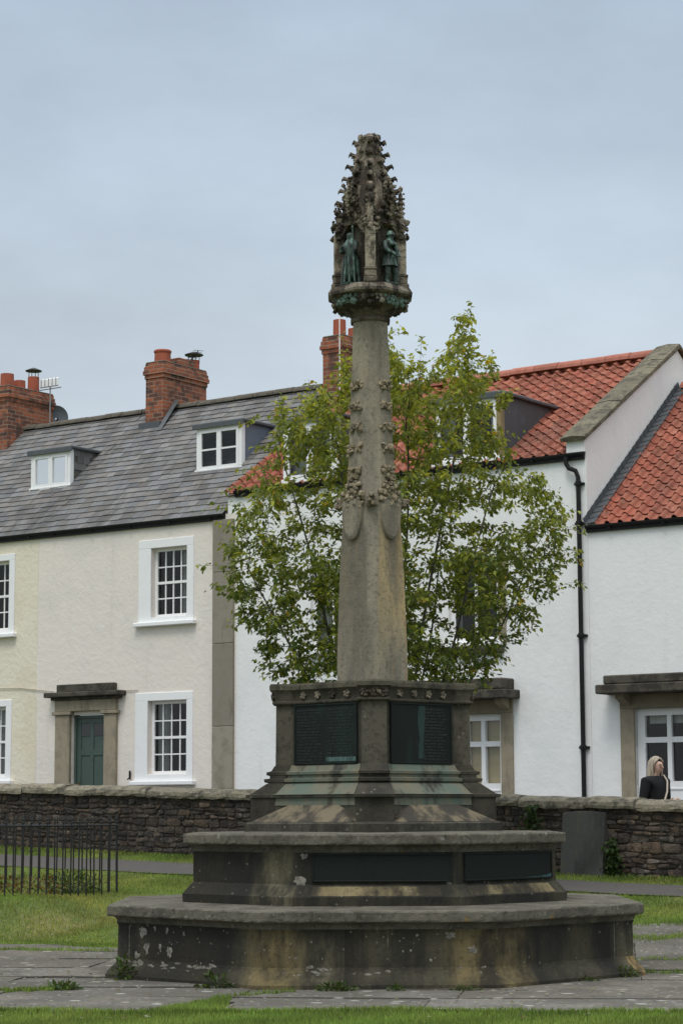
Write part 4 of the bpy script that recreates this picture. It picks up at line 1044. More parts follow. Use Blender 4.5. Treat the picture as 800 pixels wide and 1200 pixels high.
def dormer(h, u0, u1, v, z0, z1, roofv, side, sidecol, cols, rows, curtain=None, fr=.05, topm=LEAD):
    b = MB()
    for x in (u0, u1-.05):
        b.box((x, v+.10, z0-.05), (x+.05, roofv, z1-.005))
    b.box((u0+.05, v+.10, z1-.14), (u1-.05, roofv, z1-.006))
    b.box((u0+.05, v+.14, z0-.4), (u1-.05, v+.16, z0))
    o = b.build('dormer', side, h)
    t = MB(); t.box((u0-.06, v-.05, z1), (u1+.07, roofv+.25, z1+.055), .012); t.box((u0-.06, v-.055, z1-.05), (u1+.07, v-.03, z1+.035), .004); t.build('dormer_roof', topm, o)
    # window in the front
    iu0, iu1, iz0, iz1 = u0+.03, u1-.03, z0+.03, z1-.04
    w = MB()
    w.box((u0-.02, v-.03, z0-.04), (u1+.02, v+.10, z0+.03), .006)
    for a, c in (((u0, z0+.03), (iu0+.04, z1)), ((iu1-.04, z0+.03), (u1, z1)), ((iu0+.04, iz1-.04), (iu1-.04, z1))): w.box((a[0], v, a[1]), (c[0], v+.10, c[1]), .004)
    a0, a1, b0, b1 = iu0+.04, iu1-.04, iz0, iz1-.04
    for i in range(cols):
        x0 = a0+(a1-a0)*i/cols; x1 = a0+(a1-a0)*(i+1)/cols
        for p_, r_ in (((x0, b0), (x0+fr, b1)), ((x1-fr, b0), (x1, b1)), ((x0+fr, b0), (x1-fr, b0+fr)), ((x0+fr, b1-fr), (x1-fr, b1))): w.box((p_[0], v-.012, p_[1]), (r_[0], v+.05, r_[1]), .004)
        for j in range(1, rows):
            z = b0+(b1-b0)*j/rows; w.box((x0+fr, v+.0, z-.015), (x1-fr, v+.04, z+.015))
    ww = w.build('window_frame', PAINT, o)
    g = MB(); g.add([(a0, v+.02, b0), (a1, v+.02, b0), (a1, v+.02, b1), (a0, v+.02, b1)], [(0, 1, 2, 3)]); g.build('pane', GLASS, o)
    d = MB(); d.add([(u0+.06, v+.55, z0), (u1-.06, v+.55, z0), (u1-.06, v+.55, z1-.15), (u0+.06, v+.55, z1-.15)], [(0, 1, 2, 3)]); d.box((u0+.06, v+.13, z0-.02), (u1-.06, v+.55, z0)); d.build('room', DARKROOM, o)
    for (a, c) in curtain or ():
        cu = MB(); wavy(cu, a0+(a1-a0)*a, a0+(a1-a0)*c, z0+.03, z1-.15, v+.2); cu.build('curtain', CURTAIN, o)
    return o
SLATECHEEK = M('slate_cheek', (.11, .105, .095), [('n', 12, (.06, .058, .05), .45, .65, .8), ('v', 9, (.19, .18, .14), .2, .1, .5)], .85, [(20, .5, .01)])
dA = dormer(hA, -4.30+3.02, -3.30+3.02, 1.10, z_(7.36), z_(8.06), 1.95, SLATECHEEK, None, 2, 1, [(.0, .42), (.62, 1.0)])
# hung slates on the visible cheek
b = MB()
for r in range(5):
    for c in range(5):
        v0_ = 1.20+c*.17+(.08 if r % 2 else 0); zz = z_(7.42)+r*.13
        if (zz-z_(6.36)) < (v0_+.1)*.9-.02: continue
        t = R.uniform(.7, 1.2); b.box((-3.30+3.02-.002, v0_, zz), (-3.30+3.02+.012+.006*(r % 2), v0_+.163, zz+.14), .002, (t, t, t))
b.build('hung_slates', SLATE, dA)
dB = dormer(hB, -.25+q, .77+q, 1.07, z_(7.32), z_(8.13), 2.0, LEADBLUE, None, 2, 2, None)

# aerials and dish on the roofs
def pw(u, v, z): P = F0+U*u+N*v; return (P[0], P[1], z)
P0 = pw(-6.10, 3.70, 9.0)
t = thing('satellite_dish', 'grey satellite dish on the slate ridge beside the left chimney', 'satellite dish', P0, RZ)
b = MB(); secs = []
for r_, d_ in ((.02, .0), (.12, .015), (.20, .045), (.26, .085)):
    secs.append([(r_*.92*math.cos(2*math.pi*k/20), -d_, .32+r_*math.sin(2*math.pi*k/20)) for k in range(20)])
b.loft(secs, False); b.loft([[(p[0], p[1]+.012, p[2]) for p in s_] for s_ in secs], False); b.loft([secs[-1], [(p[0], p[1]+.012, p[2]) for p in secs[-1]]], False)
d = b.build('reflector', DISH, t, smooth=True); d.rotation_euler = (rad(-8), 0, rad(48))
b = MB(); b.tube([(.0, .03, -.1), (.0, .03, .32)], .02, 8); b.tube([(0, .03, .25), (0, 0, .25)], .03, 8); b.build('mount', IRON, t)
b = MB(); b.tube([(.02, -.02, .08), (.20, -.22, .09), (.26, -.30, .12)], .013, 8); b.tube([(.24, -.29, .13), (.29, -.33, .16)], .03, 8); b.build('receiver_arm', IRON, t)
P0 = pw(-6.0, 3.4, 9.0)
t = thing('aerial', 'white panel aerial on a thin mast beside the left chimney', 'aerial', P0, RZ)
b = MB(); b.tube([(0, 0, -.3), (0, 0, 1.02)], .014, 8); b.build('mast', STEELG, t)
b = MB(); b.box((-.26, -.05, .90), (.26, -.01, 1.08), .03); b.build('panel', PAINT, t)
b = MB()
for x in (-.2, -.1, 0, .1, .2): b.tube([(x, -.055, .9), (x, -.055, 1.075)], .008, 6)
b.tube([(-.3, .0, .87), (.3, .0, .87)], .01, 6); b.build('elements', STEELG, t)
P0 = pw(-2.45, 3.62, 9.85)
t = thing('aerial', 'small black arrow shaped aerial on top of the tall brick chimney', 'aerial', P0, RZ)
b = MB(); b.tube([(0, 0, -.5), (0, 0, .36)], .011, 8); b.build('mast', IRON, t)
b = MB(); b.tube([(-.16, .1, .22), (.26, -.14, .34)], .009, 6)
for i in range(7): k = i/6; x, y, zz = -.16+.42*k, .1-.24*k, .22+.12*k; b.tube([(x-.05, y-.09, zz), (x+.05, y+.09, zz)], .005, 6)
b.build('elements', IRON, t)
P0 = pw(1.72, 2.70, 9.0)
t = thing('aerial_mast', 'thin white pole standing beside the middle chimney behind the shaft', 'pole', P0, RZ)
b = MB(); b.tube([(0, 0, -.25), (0, 0, 1.45)], .010, 8); b.build('mast', PAINT, t)

# --- white house with the red roof
hC = house('terraced_house', 'tall white rendered house with red pantiles and a stone coped gable', 1.48)
q = -1.48
oC = [(6.02+q, 6.66+q, z_(1.55), z_(2.80)), (6.10+q, 6.62+q, z_(3.93), z_(5.22)), (3.05+q, 3.85+q, z_(3.93), z_(5.22))]
oC[0] = (5.55+q, 6.65+q, .3, z_(2.82))
wC = MB(); oC[1] = (5.72+q, 6.62+q, z_(3.93), z_(5.22))
holed(wC, 0.02, 8.2+q, 0, z_(6.68), oC)
RV, RZ3 = 3.14, 8.72; GU = 8.2+q
zsl = lambda v: 6.95+(8.86-6.95)*v/3.14
# gable wall at the right end
g = [(GU, 0, 0), (GU, 2*RV, 0), (GU, 2*RV, z_(6.9)), (GU, RV, z_(8.80)), (GU, 0, z_(6.9))]
wC.add(g, [(0, 1, 2, 3, 4)]); wC.add([(GU-.30, 0, z_(6.68)), (GU, 0, z_(6.68)), (GU, 0, z_(6.90)), (GU-.30, 0, z_(6.90))], [(0, 1, 2, 3)])
wC.add([(GU-.30, p_[1], p_[2]) for p_ in [(0, 0, z_(6.4)), (0, RV, z_(8.3)), (0, RV, z_(8.80)), (0, 0, z_(6.9))]], [(0, 1, 2, 3)])
wC.add([(-.16, 0, z_(6.2)), (-.16, 2*RV, z_(6.2)), (-.16, RV, z_(8.6)), (-.16, 0, z_(6.66))], [(0, 1, 2, 3)]); wC.add([(-.16, .002, z_(6.2)), (.02, .002, z_(6.2)), (.02, .002, z_(6.66)), (-.16, .002, z_(6.66))], [(0, 1, 2, 3)])
wC.build('wall', WHITE, hC, fix=False)
b = MB(); b.box((GU-.31, -.06, z_(6.70)), (GU+.006, .0, z_(6.93)), .008); b.build('kneeler', WHITE, hC)
b = MB(); al = math.atan2(8.86-6.95, 3.14); n = 11
L0 = math.hypot(8.86-6.95, 3.14)+.14
for i in range(n):
    s0, s1 = L0*i/n+.002, L0*(i+1)/n-.002; jt = R.uniform(-.006, .006); tn = R.uniform(.8, 1.15)
    secs = []
    for s in (s0, s1):
        y, z = -.12+s*math.cos(al), z_(6.88)+s*math.sin(al)
        secs.append([(GU-.37, y, z-.01+jt), (GU+.06, y, z-.01+jt), (GU+.06, y-.05*math.sin(al), z+.05*math.cos(al)+jt), (GU-.15, y-.075*math.sin(al), z+.075*math.cos(al)+jt), (GU-.37, y-.05*math.sin(al), z+.05*math.cos(al)+jt)])
    b.loft(secs, True, lambda k, i_: (tn*.85, tn*.85, tn*.78))
# back slope of the coping
b.loft([[(GU-.37, RV+s*math.cos(al), z_(8.84)-s*math.sin(al)+dz) for dz in (0, .05)]+[(GU+.06, RV+s*math.cos(al), z_(8.84)-s*math.sin(al)+dz) for dz in (.05, 0)] for s in (0, L0-.1)], True, lambda k, i: (.9, .9, .85))
b.build('gable_coping', COPING, hC)
pantiles(hC, -.18, GU-.30, z_(6.70), z_(8.72), 3.14)
ridge_run(hC, -.1, GU-.34, 3.14, z_(8.80), RIDGE, .46, .115)
gutter(hC, .02, GU-.02, z_(6.69))
dC = dormer(hC, 5.47+q, 6.72+q, -.02, z_(6.76), z_(7.76), 1.75, LEAD, None, 2, 1, [(.0, .2), (.8, 1)], .06)
b = MB(); b.box((6.62+q, -.03, z_(6.76)), (6.725+q, .09, z_(7.74)), .004); b.build('timber_post', TIMBER, dC); b = MB(); b.box((5.465+q, -.03, z_(6.76)), (5.58+q, .09, z_(7.74)), .004); b.build('timber_post', TIMBER, dC)
dormer(hC, 2.5+q, 3.6+q, -.02, z_(6.76), z_(7.76), 1.75, LEAD, None, 2, 1, [(.0, .3), (.7, 1)], .06)
window(hC, *oC[1], 2, 1, 'case', sur=None, sill=True, dep=.14, fr=.07, curtain=[(.0, .12)])
window(hC, *oC[2], 2, 1, 'case', sur=None, sill=True, dep=.14, fr=.07, curtain=[(.0, .3)])
b = MB(); b.box((6.625+q, -.03, z_(3.86)), (6.76+q, .02, z_(5.3)), .005); b.build('stone_jamb', BATH, hC)
b = MB(); b.box((5.5+q, -.09, z_(3.74)), (6.72+q, .02, z_(3.85)), .01); b.build('stone_sill', OLDSTONE, hC)
def french(h, u0, u1, z1, ncol, blind, jl, jr, hoodl, hoodr, htop):
    """glazed door frame with transom, panes over solid panels, stone jambs and a flat hood on brackets"""
    b = MB(); z0 = .3; d = .07; fr = .075; pz0 = z_(1.76); tr = z_(2.36)
    b.box((u0, d, z0), (u0+fr+.045, d+.09, z1)); b.box((u1-fr, d, z0), (u1, d+.09, z1)); b.box((u0+fr+.045, d, z1-fr-.03), (u1-fr, d+.09, z1))
    a0, a1 = u0+fr+.045, u1-fr
    b.box((a0, d+.003, z0), (a1, d+.08, pz0)); b.box((a0, d+.004, tr-.04), (a1, d+.082, tr+.04)); b.box((a0, d-.01, pz0-.12), (a1, d+.002, pz0-.1))
    for i in range(1, ncol):
        x = a0+(a1-a0)*i/ncol; b.box((x-.035, d+.001, pz0), (x+.035, d+.085, z1-fr))
    o = b.build('french_window', PAINT, h)
    g = MB(); g.add([(a0, d+.05, pz0), (a1, d+.05, pz0), (a1, d+.05, z1-.1), (a0, d+.05, z1-.1)], [(0, 1, 2, 3)]); g.build('pane', GLASS, o)
    rm = MB(); room(rm, u0, u1, z0, z1, .20, 1.5, .3); rm.build('room', DARKROOM, o, fix=False)
    c = MB()
    if blind:
        c.add([(a0, d+.11, pz0), (a1, d+.11, pz0), (a1, d+.11, z1-.08), (a0, d+.11, z1-.08)], [(0, 1, 2, 3)]); c.build('blind', BLIND, o)
    else:
        for x in range(ncol): c.box((a0+(a1-a0)*x/ncol+.02, d+.12, z1-.22), (a0+(a1-a0)*(x+1)/ncol-.02, d+.125, z1-.08))
        c.build('blind', CURTAIN, o)
    b = MB(); zt = z_(3.05)-.02
    b.box((jl[0], -.04, 0), (jl[1], .15, z1), .008, (1, 1, 1)); b.box((jr[0], -.04, 0), (jr[1], .15, z1), .008)
    b.box((jl[0], -.045, z1), (jr[1], .15, zt), .006, (.8, .78, .76))
    for (x0, x1) in (jl, jr):
        xm = (x0+x1)/2; b.loft([[(xm-.07, -.04, z_(2.86)), (xm+.07, -.04, z_(2.86)), (xm+.07, -.04, zt), (xm-.07, -.04, zt)], [(xm-.07, -.12, z_(2.90)), (xm+.07, -.12, z_(2.90)), (xm+.07, -.12, zt), (xm-.07, -.12, zt)], [(xm-.07, -.26, z_(2.97)), (xm+.07, -.26, z_(2.97)), (xm+.07, -.26, zt), (xm-.07, -.26, zt)]], True, lambda k, i: (.85, .83, .8))
    j = b.build('door_case', BATH, h)
    b = MB(); b.box((hoodl, -.42, zt+.0), (hoodr, .02, zt+.135), .015); b.box((hoodl+.10, -.36, zt+.135), (hoodr-.10, .02, htop), .02); b.build('hood', OLDSTONE, j)
    return o
french(hC, 5.55+q, 6.65+q, z_(2.82), 3, True, (5.31+q, 5.55+q), (6.65+q, 6.86+q), 5.1+q, 6.98+q, z_(3.34))
# downpipe with swan neck
def pipe(h, u, zt, zbm, neck):
    b = MB(); b.tube([(u-neck, -.10, zt), (u-neck, -.10, zt-.10), (u-neck*.8, -.09, zt-.17), (u-neck*.2, -.07, zt-.22), (u, -.06, zt-.32), (u, -.06, 0.)], .036, 10)
    o = b.build('downpipe', BLACK, h)
    for z in zbm:
        c = MB(); c.lathe((u, -.06, z), [(.046, -.035), (.05, -.02), (.05, .02), (.046, .035)], 12); c.box((u-.085, -.045, z-.018), (u+.085, -.0, z+.018), .004); c.build('collar', BLACK, o)
    return o
pipe(hC, 8.09+q, z_(6.64), [z_(6.22), z_(5.62), z_(3.93), z_(2.27)], .18)
# --- right white house
hD = house('terraced_house', 'low white rendered house with red pantile roof at the right edge', 8.2)
q = -8.2
oD = [(8.93+q, 10.3+q, .3, z_(2.82))]
b = MB(); holed(b, 0.004, 6.5, 0, z_(5.56), oD); b.build('wall', WHITE, hD, fix=False)
pantiles(hD, .10, 6.5, z_(5.60), z_(8.14), 3.16)
ridge_run(hD, .08, 6.5, 3.16, z_(8.2), RIDGE, .46, .115)
gutter(hD, .0, 6.5, z_(5.57))
b = MB(); al = math.atan2(2.54, 3.16); L0 = math.hypot(2.54, 3.16)+.1; n = 26
for i in range(n):
    s0, s1 = L0*i/n, L0*(i+1)/n+.03
    P1 = lambda s, u, hh: (u, -.08+s*math.cos(al)-hh*math.sin(al), z_(5.56)+s*math.sin(al)+hh*math.cos(al))
    b.add([P1(s0, .012, .02+.012), P1(s1, .012, .02), P1(s1, .012, .12), P1(s0, .012, .135)], [(0, 1, 2, 3)])
    b.add([P1(s0, .013, .042), P1(s1, .013, .03), P1(s1, .19, .058), P1(s0, .19, .066)], [(0, 1, 2, 3)])
    b.add([P1(s0, .013, .03), P1(s0, .013, .042), P1(s0, .19, .066), P1(s0, .19, .03)], [(0, 1, 2, 3)])
b.build('flashing', LEAD, hD, fix=False)
french(hD, 8.93+q, 10.3+q, z_(2.82), 3, False, (8.70+q, 8.93+q), (10.3+q, 10.53+q), 8.50+q, 10.95+q, z_(3.30))

# ------------------------------------------------------------------ churchyard wall
zw = lambda t: .6-.0275*t
wall = thing('boundary_wall', 'long dark rubble stone wall with rounded coping between lawn and houses', 'wall', (W0[0], W0[1], 0), RZ)
T0, T1 = -17, 8
b = MB()
def WB(t, v, hrel): return (t, v, zw(t)+hrel)
b.loft([[WB(t, 0.012, -.3), WB(t, .40, -.5), WB(t, .40, .77), WB(t, .012, .77)] for t in np.linspace(T0, T1, 12)]); b.build('mortar_core', MORTAR, wall)
b = MB(); hh = -.12; 
while hh < .765:
    rh = R.uniform(.045, .105); rh = min(rh, .775-hh); t = T0 if hh > 99 else -13.0
    if rh < .03: break
    while t < 4.5:
        l = R.uniform(.08, .27)*(1 if rh < .085 else 1.15)
        wob = lambda tt, h0: .012*math.sin(tt*5.3+h0*31)+.01*math.sin(tt*2.1+h0*17)
        j = lambda a: R.uniform(-a, a)
        e0, e1 = hh+.006, hh+rh-.006
        c4 = [(t+.007+j(.012), e0+wob(t, hh)+j(.016)), (t+l-.007+j(.012), e0+wob(t+l, hh)+j(.016)), (t+l-.007+j(.014), e1+wob(t+l, hh+rh)+j(.016)), (t+.007+j(.014), e1+wob(t, hh+rh)+j(.016))]
        pr = R.uniform(.0, .016); cx = sum(p_[0] for p_ in c4)/4; cz = sum(p_[1] for p_ in c4)/4
        T = R.choice((.45, .6, .75, .9, 1.0, 1.25))*R.uniform(.85, 1.15); T *= 1.0+.45*min(1, max(0, (t+3.5)/2)); w_ = R.choice((.96, 1.0, 1.05, 1.16)); col = (T*w_, T, T/w_)
        # eight-point outline so that corners read rounded
        out = []
        for i in range(4):
            (x0, y0), (x1, y1) = c4[i], c4[(i+1) % 4]
            for k in (.12, .88): out.append((x0+(x1-x0)*k, y0+(y1-y0)*k))
        r0 = [WB(x, .02, z) for x, z in out]; r1 = [WB(cx+(x-cx)*.97, -pr*.7, cz+(z-cz)*.96) for x, z in out]; r2 = [WB(cx+(x-cx)*.86, -pr+R.uniform(-.008, .006), cz+(z-cz)*.76) for x, z in out]
        o_ = len(b.v); n = 8
        b.add(r0+r1+r2, [(i, (i+1) % n, n+(i+1) % n, n+i) for i in range(n)]+[(n+i, n+(i+1) % n, 2*n+(i+1) % n, 2*n+i) for i in range(n)]+[tuple(range(2*n, 3*n))], col)
        t += l
    hh += rh
b.build('rubble_stones', RUBBLE, wall, fix=False, smooth=True)
b = MB(); t = T0
while t < T1:
    l = R.uniform(.45, 1.1); T = R.uniform(.75, 1.2); secs = []; dz = R.uniform(-.012, .012); dv = R.uniform(-.012, .012); nn = max(4, int(l/.1))
    for i in range(nn+1):
        tt = t+.004+(l-.008)*i/nn; e = .93 if i in (0, nn) else 1
        pf = [(-.06, .755), (-.068, .79), (-.055, .835), (.0, .875), (.12, .895), (.28, .89), (.42, .86), (.46, .80), (.46, .755)]
        secs.append([WB(tt, (y-.2)*e+.2+dv+R.uniform(-.008, .008), (z-.8)*e+.8+dz+R.uniform(-.008, .008)) for y, z in pf])
    b.loft(secs, True, lambda k, i: (T, T, T*.97)); t += l
b.build('coping', COPING, wall, smooth=False)

# gravestone leaning against the wall
hs = thing('gravestone', 'plain grey gravestone slab leaning upright against the boundary wall', 'gravestone', (*xy(.16, -.47), gz(*xy(.16, -.47))), RZ)
b = MB(); secs = []
for v_, s_ in ((0, .985), (.006, 1), (.085, 1), (.095, .985)):
    o = []
    for i in range(13): t = i/12; o.append((-.285+.57*t, .73+.018*math.sin(t*math.pi)))
    o = [(-.28, -.12)]+o+[(.28, -.12)]
    secs.append([(x*s_, v_+.10*(z/.75), z*s_) for x, z in o])
b.loft(secs); b.build('slab', HEADST, hs)

# ------------------------------------------------------------------ grave railing
def railing():
    # back right corner, sides along -N (towards the camera) and -U
    s0, t0 = 2.65, -5.45
    cx, cy = xy(s0, t0); root = thing('grave_railing', 'black iron railing with spiked bars round a grave on the lawn', 'railing', (cx, cy, gz(cx, cy)), RZ)
    z0 = gz(cx, cy); ln, lu = 2.6, 2.4
    sides = [((0, 0), (0, -ln)), ((0, 0), (-lu, 0)), ((0, -ln), (-lu, -ln)), ((-lu, 0), (-lu, -ln))]
    def gl(u, v): x = cx+U[0]*u+N[0]*v; y = cy+U[1]*u+N[1]*v; return gz(x, y)-z0
    topz = .81
    for (a, c) in sides:
        b = MB(); d = math.hypot(c[0]-a[0], c[1]-a[1]); n = int(d/.135)
        za, zc = gl(*a), gl(*c)
        b.tube([(a[0], a[1], topz), (c[0], c[1], topz)], .014, 6)
        b.build('rail', IRON, root)
        for i in range(n+1):
            t = i/n; x, y = a[0]+(c[0]-a[0])*t, a[1]+(c[1]-a[1])*t; zb = gl(x, y); lean = R.uniform(-.012, .012)
            post = i in (0, n)
            if (i == 0 and (a, c) != sides[0] and (a, c) != sides[2]) : continue
            m = MB(); r = .015 if post else .0095; tp = .90 if post else .865
            m.tube([(x, y, zb-.06), (x+lean, y, topz+.03)], r, 6); m.lathe((x+lean, y, topz+.03), [(r*1.5, 0), (r*1.6, .012), (r*.9, .02), (r*1.35, .04), (r*.2, tp-topz+.02)], 6)
            if post: m.blob((x+lean, y, tp+.07), .022, 1, 1, .05)
            m.build('corner_post' if post else 'bar', IRON, root)
    return cx, cy
rcx, rcy = railing()

# ------------------------------------------------------------------ plants
def leafy(n, cen, rad3, size, up=.3, seed=0, cols=None, droop=.3):
    rs = np.random.RandomState(seed)
    d = rs.normal(size=(n, 3)); d /= np.linalg.norm(d, axis=1)[:, None]; r = rs.uniform(0, 1, n)**.45
    P = np.array(cen)+d*r[:, None]*np.array(rad3)
    return leaves_at(P, d+np.array([0, 0, up]), size, rs, cols, droop)
def leaves_at(P, D, size, rs, cols, droop=.3, wr=.46):
    n = len(P); D = D/np.linalg.norm(D, axis=1)[:, None]
    D = D+rs.normal(scale=.35, size=(n, 3)); D[:, 2] -= droop; D /= np.linalg.norm(D, axis=1)[:, None]
    up = rs.normal(scale=.6, size=(n, 3))+np.array([0, 0, 1.]); S = np.cross(D, up); S /= np.linalg.norm(S, axis=1)[:, None]; Nn = np.cross(S, D)
    L = size*rs.uniform(.65, 1.2, n); w = L*wr*.5
    a = P; t = P+D*L[:, None]-Nn*(L*.12)[:, None]
    m1 = P+D*(L*.42)[:, None]; s1 = m1+S*w[:, None]+Nn*(w*.35)[:, None]; s2 = m1-S*w[:, None]+Nn*(w*.35)[:, None]
    m2 = P+D*(L*.75)[:, None]-Nn*(L*.04)[:, None]; s3 = m2+S*(w*.62)[:, None]+Nn*(w*.2)[:, None]; s4 = m2-S*(w*.62)[:, None]+Nn*(w*.2)[:, None]
    V = np.stack([a, s1, m1, s2, s3, m2, s4, t], 1).reshape(-1, 3); i = np.arange(n)*8
    quads = np.concatenate([np.stack([i, i+1, i+2, i+2], 1)*0+np.stack([i+2, i, i+1, i+4], 1), np.stack([i+5, i+2, i+4, i+7], 1), np.stack([i+2, i+6, i+3, i], 1), np.stack([i+5, i+7, i+6, i+2], 1)])
    return V, quads, np.concatenate([cols]*4) if cols is not None else np.ones((4*n, 3))

def weed(name, label, pos, size, n, leaf, seed, cat='weed', group='weeds at the foot of the memorial', stems=6, mat=WEED, tint=(1, 1, 1)):
    z = gz(*pos); root = thing(name, label, cat, (pos[0], pos[1], z), 0, group); rs = np.random.RandomState(seed)
    cols = rs.uniform(.6, 1.5, (n, 1))*np.array([tint])*np.column_stack([rs.uniform(.85, 1.4, n), np.ones(n), rs.uniform(.8, 1.1, n)])
    V, f, c = leafy(n, (0, 0, size[2]*.45), (size[0], size[1], size[2]*.55), leaf, .5, seed, cols)
    fast_mesh('leaves', V, f, c, mat, root)
    b = MB(); rr = random.Random(seed)
    for i in range(stems):
        x, y = rr.uniform(-.5, .5)*size[0], rr.uniform(-.5, .5)*size[1]; b.tube([(x*.4, y*.4, -.02), (x, y, size[2]*.5), (x*1.5, y*1.5, size[2]*rr.uniform(.8, 1.1))], [.003, .0025, .001], 5, col=(1, 1, 1))
    b.build('stem', WEED, root)
MA = 4.44/2
wd = [((-2.02, -1.15), (.09, .08, .20), 120, .05, 'tall straggly weed at the left corner of the lower step'),
      ((-1.24, -2.02), (.12, .06, .13), 90, .06, 'thin grassy weed with seed stalks at the left front corner of the lower step'),
      ((-.32, -2.29), (.15, .06, .08), 240, .04, 'broad low green weed against the front of the lower step'),
      ((.13, -2.32), (.06, .05, .06), 60, .04, 'small weed on the slab joint at the front of the memorial'),
      ((.65, -2.29), (.12, .04, .05), 110, .035, 'flat weed at the foot of the ochre stained step panel'),
      ((1.62, -1.48), (.12, .08, .05), 110, .035, 'low weed along the right diagonal of the lower step'),
      ((1.98, -1.05), (.14, .12, .10), 260, .04, 'thick weed under the orange corner of the lower step')]
for i, (p_, s_, n_, l_, lab) in enumerate(wd): weed('weed', lab, (MX+p_[0], MY+p_[1]), s_, n_, l_, 40+i)
weed('weed', 'round grass tuft on the paving left of the memorial', (-2.12, 16.72), (.11, .07, .06), 160, .06, 61, group='weeds in the paving')
weed('shrub', 'green bush inside the iron railing at the left edge', (rcx-1.7*U[0]-.95*N[0], rcy-1.7*U[1]-.95*N[1]), (.30, .30, .62), 900, .06, 70, 'shrub', 'plants inside the railing', 20)
weed('ground_plant', 'low reddish brown plants inside the iron railing', (rcx-.75*U[0]-.9*N[0], rcy-.75*U[1]-.9*N[1]), (.55, .55, .24), 420, .06, 71, 'plant', 'plants inside the railing', 20, tint=(2.0, .85, .8))
weed('ground_plant', 'low green plants beside the reddish ones inside the railing', (rcx-.5*U[0]-.25*N[0], rcy-.5*U[1]-.25*N[1]), (.4, .25, .26), 500, .06, 72, 'plant', 'plants inside the railing', 20)
def ivy(label, t, z0, w, hgt, n, seed):
    x, y = xy(.07, t); root = thing('ivy', label, 'ivy', (x, y, gz(x, y)+z0), RZ, 'ivy on the boundary wall'); rs = np.random.RandomState(seed)
    P = np.column_stack([rs.normal(0, w, n), -rs.uniform(-.02, .07, n), rs.uniform(0, hgt, n)]); P[:, 0] *= (1.2-P[:, 2]/hgt*.7)
    cols = rs.uniform(.5, 1.3, (n, 1))*np.ones((1, 3)); V, f, c = leaves_at(P, rs.normal(size=(n, 3))+np.array([0, -1.2, 0]), .055, rs, cols, .5, .9)
    fast_mesh('leaves', V, f, c, WEED, root)
    b = MB(); b.tube([(0, .05, -.02), (.03, .03, hgt*.5), (-.02, .03, hgt*.95)], [.008, .005, .002], 5); b.build('stem', BARK, root)
ivy('dark ivy growing up the wall right of the gravestone', -.08, 0, .05, .42, 260, 1)
ivy('small ivy hanging on the wall left of the gravestone', -1.15, .45, .06, .35, 150, 2)

